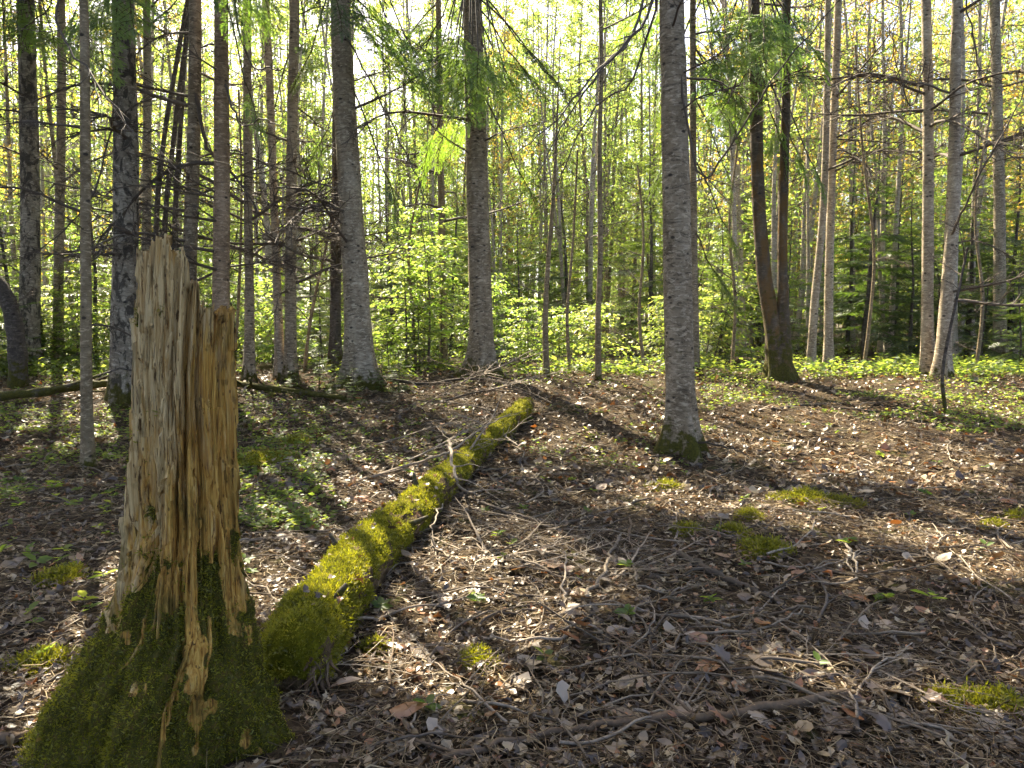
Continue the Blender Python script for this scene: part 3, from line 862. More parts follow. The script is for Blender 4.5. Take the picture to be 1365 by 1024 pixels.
# long bare limbs crossing the picture
def long_limb(key, z, pts, w0, w1, seed, side=14):
    """pts: (px, py, dY) marks along the limb, from the bole outward"""
    t, g, ctr, path, rad = T[key]
    q = np.random.default_rng(seed); mb = MB()
    P = [ctr(z)] + [at_plane(px, py, g[1] + dY) - g for (px, py, dY) in pts]
    sp = smooth_path(np.array(P), 22)
    sp += q.normal(0, .012, sp.shape)
    r = np.linspace(w0, w1, len(sp)); mb.tube(sp, r, 5)
    for k in range(side):
        i = q.integers(4, 21); d = sp[i] - sp[i - 1]; d /= np.linalg.norm(d)
        d = d + q.normal(0, .6, 3); d /= np.linalg.norm(d); L = q.uniform(.25, .9)
        tw = [sp[i]]
        for m in range(5):
            d = d + q.normal(0, .16, 3) + np.array([0, 0, -.05]); d /= np.linalg.norm(d); tw.append(tw[-1] + d * L / 5)
        mb.tube(np.array(tw), np.linspace(r[i] * .55, .0015, 6), 3, cap=False)
    mb.build('limb', M['twig'], t)
long_limb('fir11', 6.4, [(870, 0, -.6), (820, 70, -1.0), (760, 150, -1.3), (715, 235, -1.5)], .02, .003, 1)
long_limb('fir11', 6.0, [(850, 30, -.3), (790, 100, -.6), (735, 170, -.8), (690, 200, -.9)], .018, .003, 2)
long_limb('fir11', 5.4, [(850, 90, .3), (790, 150, .5), (740, 250, .7), (700, 300, .9)], .015, .003, 3)
long_limb('fir11', 4.5, [(930, 230, -.3), (975, 190, -.5), (1020, 120, -.8), (1090, 30, -1.0), (1120, 0, -1.1)], .014, .004, 4)
long_limb('fir5', 6.0, [(330, 75, -.5), (365, 90, -.8), (385, 95, -1.0)], .018, .006, 5, 8)
long_limb('fir5', 4.2, [(320, 165, -.4), (350, 160, -.7), (372, 168, -.9)], .018, .006, 6, 8)
long_limb('fir4', 4.2, [(275, 190, -.2), (300, 220, -.2), (325, 250, -.2), (345, 285, -.2)], .03, .012, 7, 6)
long_limb('sap2', 5.0, [(75, 0, -.3), (90, 60, -.6), (130, 110, -1.0), (180, 175, -1.3), (240, 230, -1.5)], .014, .003, 8)
long_limb('birch1', 6.8, [(70, 0, -1.0), (30, 40, -1.5), (0, 60, -1.8)], .016, .004, 9)
long_limb('pale14', 2.2, [(1275, 300, -.5), (1300, 245, -.9), (1345, 160, -1.2), (1375, 100, -1.4)], .022, .006, 10)
long_limb('pale13', 5.0, [(1215, 140, -.4), (1190, 60, -.6), (1200, 0, -.8)], .014, .004, 11)
long_limb('pale14', 6.2, [(1300, 60, -.4), (1310, 110, -.7), (1330, 40, -1.0)], .014, .004, 12)
long_limb('fir10', 6.6, [(600, 60, -.8), (540, 80, -1.2), (500, 40, -1.4)], .014, .003, 13)
long_limb('fir9', 5.2, [(520, 160, -.7), (560, 250, -1.0), (580, 330, -1.2)], .014, .003, 14)
long_limb('birch3', 4.6, [(130, 240, -.6), (90, 300, -.9), (40, 340, -1.1), (0, 350, -1.2)], .014, .003, 15)
long_limb('birch1', 3.6, [(60, 210, -.6), (100, 240, -.9), (150, 330, -1.2)], .012, .003, 16)
# ------------------------------------------------------------------ the wood beyond the clearing
def thin_tree_meshes(seed, H, leafmat, n_leaf, z0=.28, spread=1.3, bark='bark_thin', lsize=.085, fork=False):
    """a slender tree: (trunk mesh, crown mesh of limbs, twigs and leaves)"""
    q = np.random.default_rng(seed)
    z = np.linspace(-.3, H, 26)
    path = np.column_stack([.22 * np.sin(z * .35 + seed) * z / H + .05 * np.sin(z * 1.1 + seed), .2 * np.sin(z * .3 + 2 * seed) * z / H, z])
    path[:, :2] -= path[2, :2] * (1 - np.clip(z / 2, 0, 1))[:, None]
    r = np.interp(z, [-.3, .4, H], [.075, .062, .008])
    tm = trunk_mesh(path, r, 12, seed, .35, .15)
    if fork:
        s = path[6:].copy(); t = (s[:, 2] - s[0, 2]); s[:, 0] += .10 * t; s[:, 1] += .05 * t * math.sin(seed)
        tm.tube(s, r[6:] * .75, 8)
    mb = MB(); P, D, S = [], [], []
    nl = 30
    for k in range(nl):
        u = k / (nl - 1); zz = H * (z0 + (1 - z0) * u) * .99
        c = np.array([np.interp(zz, path[:, 2], path[:, 0]), np.interp(zz, path[:, 2], path[:, 1]), zz])
        a = k * 2.4 + q.uniform(-.4, .4); L = spread * (1.15 - .8 * u) * q.uniform(.6, 1.3)
        d = np.array([math.cos(a), math.sin(a), q.uniform(.1, .75)]); d /= np.linalg.norm(d)
        pts = [c]
        for m in range(6):
            d = d + q.normal(0, .12, 3); d /= np.linalg.norm(d); pts.append(pts[-1] + d * L / 6)
        pts = np.array(pts); mb.tube(pts, np.linspace(.013, .004, 7), 3, mat=1, cap=False)
        for w in range(5):
            i = q.integers(1, 7); d2 = d + q.normal(0, .6, 3); d2 /= np.linalg.norm(d2); l2 = L * q.uniform(.2, .5)
            tw = np.array([pts[i], pts[i] + d2 * l2 * .5 + q.normal(0, .03, 3), pts[i] + d2 * l2])
            mb.tube(tw, [.007, .006, .003], 3, mat=1, cap=False)
            m = max(int(n_leaf / (nl * 5)), 1)
            t = q.uniform(.15, 1.1, m)[:, None]
            P.append(tw[0] + (tw[2] - tw[0]) * t + q.normal(0, .07, (m, 3)))
            D.append(np.tile(d2, (m, 1)) * .4 + q.normal(0, .7, (m, 3)) + np.array([0, 0, -.2]))
            S.append(q.uniform(.6, 1.25, m) * lsize)
    P, D, S = np.concatenate(P), np.concatenate(D), np.concatenate(S)
    v, f = scatter(LEAF4[0], LEAF4[1], frames_from_dir(D, q.uniform(-1.2, 1.2, len(P))), P, S)
    mb.add(v, f, 0)
    return tm.mesh('trunk', M[bark]), mb.mesh('crown', [M[leafmat], M['twig']])

def sapling_meshes(seed, H, n_tier=9, leaf=.085, mat='leaf'):
    """understory sapling: stem and near-level sprays of leaves"""
    q = np.random.default_rng(seed); st = MB(); mb = MB()
    z = np.linspace(-.1, H, 12)
    path = np.column_stack([.12 * H * .3 * np.sin(z * 1.3 + seed), .1 * H * .3 * np.sin(z * 1.1 + seed * 2), z]); path[:, :2] -= path[1, :2]
    st.tube(path, np.interp(z, [0, H], [.012 + .004 * H, .003]), 6)
    P, D, S = [], [], []
    for k in range(n_tier):
        zz = H * (.22 + .78 * k / n_tier)
        c = np.array([np.interp(zz, z, path[:, 0]), np.interp(zz, z, path[:, 1]), zz])
        for b in range(3):
            a = k * 1.2 + b * 2.1 + q.uniform(-.4, .4); L = (.25 + .22 * H) * (1.15 - .7 * k / n_tier) * q.uniform(.6, 1.2)
            d = np.array([math.cos(a), math.sin(a), q.uniform(.05, .3)]); pts = [c]
            for m in range(5):
                d = d + q.normal(0, .1, 3) + np.array([0, 0, -.06]); d /= np.linalg.norm(d); pts.append(pts[-1] + d * L / 5)
            pts = np.array(pts); st.tube(pts, np.linspace(.006, .002, 6), 3, cap=False)
            m = int(20 + 34 * L)
            t = q.uniform(.15, 1.05, m) * 5; i = np.minimum(t.astype(int), 4)
            p = pts[i] + (pts[i + 1] - pts[i]) * (t - i)[:, None] + np.column_stack([q.normal(0, .07 + .05 * L, (m, 2)), q.normal(0, .025, m)])
            P.append(p); an = a + q.uniform(-1.3, 1.3, m)
            D.append(np.column_stack([np.cos(an), np.sin(an), q.normal(-.22, .2, m)])); S.append(q.uniform(.6, 1.25, m) * leaf)
    P, D, S = np.concatenate(P), np.concatenate(D), np.concatenate(S)
    v, f = scatter(LEAF6[0], LEAF6[1], frames_from_dir(D, q.normal(0, .45, len(P))), P, S)
    mb.add(v, f, 0)
    return st.mesh('stem', M['twig']), mb.mesh('crown', [M[mat]])

def young_fir_meshes(seed, H, gaps=.2):
    q = np.random.default_rng(seed); mb = MB(); st = MB()
    z = np.linspace(-.1, H, 8); st.tube(np.column_stack([.02 * np.sin(z * 3), .02 * np.cos(z * 2), z]), np.interp(z, [0, H], [.012 * H, .004]), 7)
    P, D, S, RO = [], [], [], []
    tiers = int(5 + H * 2.6)
    for k in range(tiers):
        u = (k + .4) / tiers; zz = H * (.06 + .93 * u); R0 = .32 * H ** .8 * (1.02 - u) + .06
        nb = 6
        for b in range(nb):
            if q.uniform() < gaps: continue
            zz = H * (.06 + .93 * u) + q.normal(0, .5 * H / tiers)
            a = k * .7 + b * 2 * math.pi / nb + q.uniform(-.3, .3); L = R0 * q.uniform(.7, 1.15)
            d = np.array([math.cos(a), math.sin(a), .25 - .35 * (1 - u) + q.normal(0, .16)])
            end = np.array([0, 0, zz]) + d * L
            st.tube(np.array([[0, 0, zz], (np.array([0, 0, zz]) + end) / 2 + np.array([0, 0, .02]), end]), [.006, .005, .002], 3, cap=False)
            for s in range(7):
                t = .2 + .8 * s / 7; an = a + (0 if s == 6 else (-1) ** s * q.uniform(.5, .95))
                P.append(np.array([0, 0, zz]) + d * L * t); D.append(np.array([math.cos(an), math.sin(an), d[2] - .12 + q.uniform(-.1, .1)]))
                S.append(max(L * q.uniform(.42, .65) * (1.1 - .45 * t), .08)); RO.append(q.normal(0, .25))
    v, f = scatter(SPRAY_SIMPLE[0] * np.array([1, 1, 1]), SPRAY_SIMPLE[1], frames_from_dir(np.array(D), np.array(RO)), np.array(P), np.array(S))
    mb.add(v, f, 0)
    return st.mesh('trunk', M['bark_dark']), mb.mesh('crown', [M['fir']])

THIN = [thin_tree_meshes(300 + k, (13, 11.5, 14, 12, 10.5, 13.5)[k], 'leaf', (3600, 2200, 3800, 2700, 4200, 1800)[k], (.16, .25, .2, .12, .10, .3)[k], (1.7, 1.3, 1.8, 1.5, 1.8, 1.3)[k],
                         ('bark_thin', 'bark_pale', 'bark_grey', 'bark_thin', 'bark_pale', 'bark_grey')[k], .095, k in (1, 4)) for k in range(6)]
GOLD = [thin_tree_meshes(320 + k, (12, 10.5, 13)[k], 'leaf_gold', (3200, 3600, 2600)[k], (.2, .14, .2)[k], 1.7, ('bark_pale', 'bark_thin', 'bark_pale')[k], .075) for k in range(3)]
SAPL = [sapling_meshes(340 + k, (1.2, 1.9, 2.8, 3.8, 5.0, 6.5)[k], (6, 8, 9, 11, 14, 17)[k], (.08, .085, .09, .095, .095, .095)[k]) for k in range(6)]
YFIR = [young_fir_meshes(360 + k, (1.2, 2.2, 3.6, 5.2)[k], (.1, .15, .2, .3)[k]) for k in range(4)]

def put(kind, meshes, x, y, s, label, cat, group, rz=None, tilt=.03):
    z = float(terrain(x, y))
    o = empty(kind, (x, y, z), label, cat, group)
    o.rotation_euler = (rnd.gauss(0, tilt), rnd.gauss(0, tilt), rnd.uniform(0, 6.28) if rz is None else rz)
    o.scale = (s * rnd.uniform(.85, 1.15), s * rnd.uniform(.85, 1.15), s)
    for nm, me in meshes:
        link(nm, me, o)
    return o

def px_x(px, y):
    return (px - 682.5) / FPX * y

def zone(px):
    for lim, s in ((166, 'left of the peeling birch'), (482, 'between the peeling birch and the leaning trunk'), (644, 'between the leaning and the flared trunks'), (905, 'between the flared trunk and the lone trunk'),
                   (1041, 'between the lone trunk and the double trunk'), (1245, 'between the double trunk and the pale pair')):
        if px < lim: return s
    return 'right of the pale pair'
def depth_word(y, a, b):
    return 'near' if y < a else ('middle' if y < b else 'far')
def shades_clearing(x, y, H):
    z = np.linspace(.3, 1.0, 14) * H
    P = np.column_stack([np.full(14, x), np.full(14, y), z + .5]); P = np.concatenate([P, P + [.8, 0, 0], P - [.8, 0, 0]])
    g = P - TO_SUN[None, :] * (P[:, 2] / TO_SUN[2])[:, None]
    return float(np.where(g[:, 1] < 12.5, sun_gap(P), np.where(g[:, 1] < 18, .22, 0)).mean())

def far_tree(y, px, gold):
    mesh = rnd.choice(GOLD) if gold else rnd.choice(THIN)
    lab = ('golden-leaved' if gold else 'green-leaved') + ' slender tree in the ' + depth_word(y, 24, 36) + ' wood ' + zone(px)
    grp = 'golden trees beyond the clearing' if gold else 'slender trees beyond the clearing'
    return put('golden_tree' if gold else 'slender_tree', (('trunk', mesh[0]), ('crown', mesh[1])), px_x(px, y), y, rnd.uniform(.8, 1.3) * (1.25 if y > 28 else 1), lab, 'tree', grp)
n_far = 0
for k in range(380):
    y = 15 + 40 * (rnd.random() ** 1.1)
    px = rnd.uniform(-160, 1525)
    if y < 20 and rnd.random() < .55: continue
    p_gold = .05 + .6 * float(sstep(880, 1250, px)) + .12 * float(sstep(500, 0, px))
    if px < 620 and rnd.random() < .3: continue
    if shades_clearing(px_x(px, y), y, 13) > .14: continue
    far_tree(y, px, rnd.random() < p_gold); n_far += 1

for k in range(270):
    y = 13.2 + 24 * (rnd.random() ** 1.3)
    px = rnd.uniform(-120, 1485)
    if abs(px - 905) < 14 and y < 14: continue
    if 960 < px < 1365 and y < 15.5: continue
    i = rnd.choice([0, 1, 2, 2, 3, 3, 4, 4, 5])
    if y < 17 and (i > 2 or px < 560): i = rnd.choice([0, 0, 1] if px < 560 else [0, 1, 1, 2])
    if i > 1 and shades_clearing(px_x(px, y), y, (1.2, 1.9, 2.8, 3.8, 5.0, 6.5)[i]) > .22: continue
    put('maple_sapling', (('stem', SAPL[i][0]), ('crown', SAPL[i][1])), px_x(px, y), y, rnd.uniform(.75, 1.2),
        ('knee-high', 'waist-high', 'shoulder-high', 'tall', 'tall', 'very tall')[i] + ' leafy sapling in the ' + depth_word(y, 17, 24) + ' undergrowth ' + zone(px), 'sapling', 'leafy saplings in the undergrowth', tilt=.08)

for (px, y, i, s) in [(1150, 17, 3, 1.1), (1190, 18.5, 3, 1.0), (1215, 16.5, 2, 1.1), (1290, 17, 3, 1.0), (1310, 15.5, 1, 1.0), (1345, 16.5, 3, 1.0), (1130, 20, 3, 1.2), (1170, 22, 3, 1.3), (1250, 20, 3, 1.3), (1320, 20, 3, 1.2),
                      (430, 13.5, 1, .8), (415, 17, 2, .9), (525, 18, 3, .9), (20, 13.5, 2, 1.1), (62, 14.0, 1, 1.2), (130, 15, 2, 1.2), (-10, 12, 1, 1.2), (330, 18, 2, 1.0),
                      (445, 10.4, 0, .55), (508, 10.6, 0, .5), (470, 9.9, 0, .42), (425, 10.8, 0, .6), (530, 10.9, 0, .5), (395, 10.6, 0, .45), (1050, 17.5, 2, 1.0), (960, 16, 2, .9), (870, 19, 3, 1.1), (760, 22, 3, 1.1), (690, 18, 2, 1.0), (600, 20, 3, 1.0), (240, 18, 3, 1.0), (1010, 22, 3, 1.3), (1360, 13.5, 1, 1.0), (560, 13.2, 0, 1.0)]:
    put('young_fir', (('trunk', YFIR[i][0]), ('crown', YFIR[i][1])), px_x(px, y), y, s, ('tiny', 'small', 'bushy', 'tall')[i] + ' young fir in the ' + depth_word(y, 14, 18) + ' undergrowth ' + zone(px), 'fir', 'young firs in the undergrowth')

PALE = [thin_tree_meshes(370 + k, (12, 10, 14, 11)[k], 'leaf' if k < 3 else 'leaf_gold', (900, 700, 1100, 900)[k], (.3, .25, .35, .25)[k], (1.2, 1.0, 1.4, 1.1)[k], 'bark_silver', .09, k == 1) for k in range(4)]
for k in range(170):
    y = 15.5 + 26 * rnd.random(); px = rnd.uniform(-60, 1425); m = rnd.choice(PALE)
    if shades_clearing(px_x(px, y), y, 11) > .25: continue
    put('pale_pole_tree', (('trunk', m[0]), ('crown', m[1])), px_x(px, y), y, rnd.uniform(.8, 1.3), 'slim silvery sparse-leaved trunk in the ' + depth_word(y, 23, 32) + ' wood ' + zone(px), 'tree', 'slim silvery trunks beyond the clearing', tilt=.05)

# the far wood, one mass of trunks and leaves
def far_wood():
    q = np.random.default_rng(5); mb = MB()
    n = 330
    for k in range(n):
        a = math.radians(q.uniform(-48, 48)); d = q.uniform(52, 80)
        x, y = d * math.sin(a), d * math.cos(a); z = float(terrain(x, y)) - .5
        H = q.uniform(14, 25)
        zz = np.linspace(0, H, 7)
        mb.tube(np.column_stack([x + q.normal(0, .25, 7).cumsum() * .4, np.full(7, y), z + zz]), np.interp(zz, [0, H], [q.uniform(.08, .19), .02]), 6, mat=1, cap=False)
        m = 430
        hh = q.uniform(.12, 1, m) * H
        P = np.column_stack([x + q.normal(0, 1.3, m), y + q.normal(0, 1.3, m), z + hh])
        v, f = scatter(LEAF4[0], LEAF4[1], frames_from_dir(q.normal(0, 1, (m, 3)), q.uniform(-2, 2, m)), P, q.uniform(.13, .30, m))
        mb.add(v, f, 0)
    return mb.build('far_wood', [M['leaf'], M['bark_silver']])
tag(far_wood(), 'far wood of leafy trees closing the view behind all trunks', 'forest', kind='stuff')

# low green cover beyond and beside the clearing
def ground_cover():
    q = np.random.default_rng(21); mb = MB()
    # beyond the crest, and the dark green left side, and sparse in the sunny right
    zones = [(9000, 11.8, 30, -140, 1500, .30, 1.0), (3000, 5.0, 12.5, -80, 430, .11, 1.0), (1700, 8.4, 12.5, 930, 1440, .10, 1.0), (450, 7.0, 12, 430, 930, .08, 1.0)]
    for (n, y0, y1, p0, p1, hh, sz) in zones:
        t = q.uniform(0, 1, n); y = y0 + (y1 - y0) * t ** 1.4; px = q.uniform(p0, p1, n)
        x = (px - 682.5) / FPX * y
        cl = fbm(np.stack([x * .9, y * .9, np.zeros(n)], -1), 3)
        keep = cl > (-.35 if y0 > 11 else .0)
        x, y = x[keep], y[keep]; n = len(x)
        z = terrain(x, y); hgt = q.uniform(.25, 1.0, n) * hh
        nl = 6
        for j in range(nl):
            a = q.uniform(0, 6.28, n)
            off = np.column_stack([np.cos(a) * .05, np.sin(a) * .05, hgt * (.45 + .55 * j / nl)])
            P = np.column_stack([x, y, z]) + off
            D = np.column_stack([np.cos(a), np.sin(a), q.normal(.0, .25, n)])
            v, f = scatter(LEAF4[0], LEAF4[1], frames_from_dir(D, q.normal(0, .4, n)), P, q.uniform(.05, .11, n) if y0 > 11 else q.uniform(.025, .065, n))
            mb.add(v, f, 0)
    return mb.build('ground_cover', [M['leaf_low']])
tag(ground_cover(), 'low green leafy plants covering the floor around the clearing', 'undergrowth', kind='stuff')
# ------------------------------------------------------------------ the broken stump
STUMP_Y = 2.34
SIL = [(312, 192, 315), (420, 187, 312), (500, 184, 305), (600, 186, 307), (700, 181, 314), (780, 162, 322), (830, 154, 335), (900, 88, 358), (960, 61, 375), (1010, 23, 410), (1060, 0, 420)]
def build_stump():
    z_s, c_s, r_s = [], [], []
    for (py, l, r) in SIL:
        a = at_plane(l, py, STUMP_Y); b = at_plane(r, py, STUMP_Y)
        z_s.append(a[2]); c_s.append((a[0] + b[0]) / 2); r_s.append((b[0] - a[0]) / 2)
    z_s, c_s, r_s = map(lambda q: np.array(q)[::-1], (z_s, c_s, r_s))
    x0 = float(np.interp(.9, z_s, c_s))
    g = np.array([x0, STUMP_Y, float(terrain(x0, STUMP_Y))])
    root = empty('broken_stump', g, 'tall broken tree stump of pale rotting wood with mossy foot', 'stump')
    nT, nZ, nI = 400, 290, 36
    th = np.arange(nT) / nT * 2 * math.pi          # 0 = +x (right), -pi/2 = towards the camera
    cosT, sinT = np.cos(th), np.sin(th)
    # ragged upper edge, read off the photograph for the front half
    Rt = float(np.interp(1.45, z_s, r_s)); cx = float(np.interp(1.45, z_s, c_s))
    topx = [(182, 330), (186, 322), (189, 313), (197, 311), (206, 314), (209, 325), (214, 327), (218, 324), (226, 328), (232, 330), (236, 334), (240, 342), (242, 362), (244, 372), (250, 370), (256, 374), (258, 400),
            (261, 405), (266, 402), (271, 403), (272.5, 450), (274, 470), (276.5, 472), (278, 420), (282, 413), (286, 408), (290, 412), (292, 425), (296, 428), (301, 430), (304, 415), (307, 410), (310, 414), (314, 418)]
    tx = np.array([at_plane(p, q, STUMP_Y - .15)[0] for p, q in topx]); tz = np.array([at_plane(p, q, STUMP_Y - .15)[2] for p, q in topx])
    xf = cx + Rt * cosT
    Hf = np.interp(xf, tx, tz)
    jag = .035 * np.abs(vnoise(np.stack([cosT * 22, sinT * 22, 0 * th], -1))) + .02 * vnoise(np.stack([cosT * 60, sinT * 60, 0 * th + 5], -1))
    back = 1.40 + .16 * vnoise(np.stack([cosT * 5, sinT * 5, 0 * th + 9], -1)) + .22 * (cosT < -.35) - .1 * (cosT > .3)
    front = sstep(.6, .25, sinT)
    H = Hf * front + back * (1 - front) - jag * (1 - .8 * front) - .022 * front * hash3(np.floor(th / (2 * math.pi) * 70).astype(np.int64), 0 * th.astype(np.int64), 0 * th.astype(np.int64)) - g[2] + .008
    zb = -.30
    t = np.linspace(0, 1, nZ)
    Z = zb + (H[None, :] - zb) * t[:, None]
    TH = np.repeat(th[None, :], nZ, 0)
    Rz = np.interp(Z + g[2], z_s, r_s); Cx = np.interp(Z + g[2], z_s, c_s) - g[0]
    ct, stn = np.cos(TH), np.sin(TH)
    # lengthwise fibre: deep checks, ridges, long splintered plates
    low = sstep(.75, .25, Z)
    p1 = np.stack([ct * 4.2, stn * 4.2, Z * .9], -1); p2 = np.stack([ct * 13, stn * 13, Z * 1.6 + 3], -1); p3 = np.stack([ct * 34, stn * 34, Z * 3.5 + 7], -1)
    tw = .35 * vnoise(np.stack([ct * 2, stn * 2, Z * 2.2], -1))
    p2[..., 0] += tw; p3[..., 0] += tw * 3
    n1, n2, n3 = vnoise(p1), vnoise(p2), vnoise(p3)
    rid = 1 - np.abs(n2) * 2
    checks = np.clip((np.abs(vnoise(np.stack([ct * 9 + tw, stn * 9, Z * .8 + 21], -1))) - .06) / .10, 0, 1) - 1   # narrow cracks
    plate = np.round((vnoise(np.stack([ct * 6 + tw, stn * 6, Z * 2.4 + 40], -1)) * 2.2)) / 2.2
    big_cr = np.clip((np.abs(vnoise(np.stack([ct * 4.5 + tw * .7 + 3, stn * 4.5, Z * .55 + 61], -1))) - .03) / .06, 0, 1) - 1
    # blocky fibres: columns of wood broken off at different heights
    wv = TH + .10 * vnoise(np.stack([ct * 3, stn * 3, Z * 1.7 + 77], -1)) + .03 * vnoise(np.stack([ct * 7, stn * 7, Z * 5 + 31], -1))
    def blocks(ncol, zf, seed):
        col = np.floor(wv / (2 * math.pi) * ncol).astype(np.int64) % ncol; o = np.zeros_like(col)
        zz = Z * zf + hash3(col, o + seed, o) * 9; seg = np.floor(zz).astype(np.int64)
        return hash3(col, seg, o + seed) - .5 - .35 * (zz - seg - .5) * hash3(col, seg, o + seed + 5)
    blk = .022 * blocks(46, 2.3, 3) + .011 * blocks(104, 4.5, 8)
    dr = blk * (1 - low) + .016 * n1 + .012 * rid + .010 * n3 - .012 + .026 * checks * (1 - .6 * low) + .030 * big_cr * (1 - .6 * low) + .013 * plate * (1 - low)
    # softer, lumpy moss-covered foot
    pm = np.stack([ct * 3.5, stn * 3.5, Z * 5], -1)
    dr = dr * (1 - .65 * low) + low * (.032 * fbm(pm, 4) + .016 * fbm(pm * 2.6 + 3, 3))
    # root buttresses
    flare = np.clip((Rz - .23) / .3, 0, 1)
    rt = 1 + flare * (.22 * np.cos(5 * TH + .4) - .10)
    rt = 1 + (rt - 1) * (1 - np.abs(ct) ** 4)      # keep the outline at the two sides
    # the lower right is split open by a long seam
    seam_c = np.interp(Z, [0, .3, .7, 1.2], [-1.15, -1.2, -1.28, -1.25]); d = (TH - 2 * math.pi - seam_c) % (2 * math.pi); d = np.minimum(d, 2 * math.pi - d)
    dr = dr - .035 * np.exp(-(d / .045) ** 2) * sstep(.95, .6, Z) * sstep(.02, .15, Z)
    rr = Rz * rt + dr
    ysq = np.where(stn < 0, .80 * (1 - .25 * flare), .85 * (1 - .8 * np.clip((Rz - .19) / .12, 0, 1)))
    X = Cx + rr * ct; Yv = rr * stn * ysq
    outer = np.stack([X, Yv, Z], -1)
    # inner wall of the shell
    ti = np.linspace(0, 1, nI)[1:]
    thick = .028 + .022 * (vnoise(np.stack([cosT * 8, sinT * 8, 0 * th + 2], -1)) + 1)
    zin = np.minimum(H - .05, 1.16 + .05 * vnoise(np.stack([cosT * 6, sinT * 6, 0 * th], -1)))
    Zi = H[None, :] + (zin - H)[None, :] * ti[:, None]
    Ri = np.interp(Zi + g[2], z_s, r_s) - thick[None, :] * np.minimum(ti * 6, 1)[:, None] - .012 * np.abs(vnoise(np.stack([cosT[None] * 20 + 0 * Zi, sinT[None] * 20 + 0 * Zi, Zi * 3], -1))) + .02 * vnoise(np.stack([cosT[None] * 4.2 + 0 * Zi, sinT[None] * 4.2 + 0 * Zi, Zi * .9], -1))
    Ci = np.interp(Zi + g[2], z_s, c_s) - g[0]
    inner = np.stack([Ci + Ri * cosT[None], Ri * sinT[None] * np.where(sinT < 0, .80, .85)[None], Zi], -1)
    V = np.concatenate([outer, inner], 0); n = len(V)
    mb = MB()
    i = np.arange(n - 1)[:, None] * nT; j = np.arange(nT)[None, :]; k = (j + 1) % nT
    F = np.stack([i + j, i + k, i + nT + k, i + nT + j], -1).reshape(-1, 4)
    mb.add(V, F)
    cen = V[-1].mean(0) + np.array([0, 0, -.05])
    mb.add(np.concatenate([V[-1], cen[None]]), np.stack([np.arange(nT), (np.arange(nT) + 1) % nT, np.full(nT, nT)], -1))
    wood = mb.build('wood', M['wood'], root)
    # torn splinters and plates standing off the wood
    q = np.random.default_rng(3)
    spl = [(-1.75, 1.02, .20, .018, .05), (-1.45, .98, .26, .016, .03), (-1.32, .80, .22, .02, -.04), (-1.95, .72, .18, .014, .06), (-1.15, .92, .30, .014, .02), (-2.35, .62, .16, .028, .10), (-2.5, .58, .20, .02, .05), (-2.6, .52, .15, .016, -.08),
           (-.95, 1.0, .28, .016, .0), (-.75, .80, .30, .014, .03), (-1.55, .55, .22, .016, .02), (-1.05, .55, .26, .022, -.03), (-1.2, .30, .24, .024, .04), (-.6, 1.1, .3, .014, 0), (-1.62, 1.16, .2, .014, .16), (-2.0, 1.0, .25, .012, .02),
           (-1.4, 1.22, .2, .012, -.06), (-1.85, .42, .14, .02, .05), (-1.28, .16, .2, .02, .02), (-.9, .38, .22, .016, .05)]
    spl += [(q.uniform(-2.7, -.4), q.uniform(.45, 1.35), q.uniform(.1, .3), q.uniform(.008, .02), q.normal(0, .05)) for _ in range(26)]
    for (a, zc, L, w, lean) in spl:
        iz = lambda zz: int(np.clip(np.argmin(np.abs(Z[:, int((a % (2 * math.pi)) / (2 * math.pi) * nT) % nT] - zz)), 0, nZ - 1))
        m = 9; ia = (a % (2 * math.pi)) / (2 * math.pi) * nT
        v = []; 
        for s in range(m):
            u = s / (m - 1); zz = zc + L * (u - .5); col = int(round(ia + lean * nT * (u - .5) / (2 * math.pi) * 2)) % nT
            b = outer[iz(zz), col]; out = np.array([math.cos(a), math.sin(a), 0])
            side = np.array([-out[1], out[0], 0]); ww = w * (1 - .85 * abs(u - .4) ** 1.3 * 1.4) * q.uniform(.75, 1.2)
            lift = .006 + .018 * u ** 2 + .003 * q.uniform()
            for e, o in ((-1, -.006), (-.4, lift), (.45, lift * .9 + .002), (1, -.006)):
                v.append(b + side * ww * e * .5 + out * o)
        v = np.array(v)
        f = [[s * 4 + e, s * 4 + e + 1, s * 4 + e + 5, s * 4 + e + 4] for s in range(m - 1) for e in range(3)]
        s2 = MB(); s2.add(v, np.array(f)); s2.add(v[-4:], np.array([[0, 1, 2, 3]])); s2.build('splinter', M['wood'], wood)
    def moss_k(P):
        nb = fbm(np.stack([P[:, 0] * 11, P[:, 1] * 11, P[:, 2] * 9], -1), 4); hm = sstep(.80, .38, P[:, 2])
        fing = vnoise(np.stack([P[:, 0] * 16, P[:, 1] * 16, P[:, 2] * 2.2], -1))
        ang = np.arctan2(P[:, 1], P[:, 0]); bare = np.exp(-((ang + 1.15 + .12 * fing) / .10) ** 2) * sstep(.02, .16, P[:, 2])
        k = hm + nb * .5 + fing * .36 - .7 * bare - .14 * (vnoise(P * 9 + 4) > .4) + .25 * sstep(.35, .1, P[:, 2])
        return np.clip((k - .46) / .2, 0, 1)
    at = wood.data.attributes.new('moss', 'FLOAT', 'POINT')
    av = np.zeros(len(wood.data.vertices), np.float32); ov = outer.reshape(-1, 3); av[:len(ov)] = moss_k(ov)
    at.data.foreach_set('value', av)
    # moss tufts on the foot
    P, Nn, pr = surface_samples(outer, nT)
    w = pr * moss_k(P) * (P[:, 2] > -.05) * (Nn[:, 1] < .35)
    moss_tufts(P, Nn, w, 48000, (.004, .014), q).build('moss', M['moss_blade'], root)['kind'] = 'stuff'
    return root, g, outer

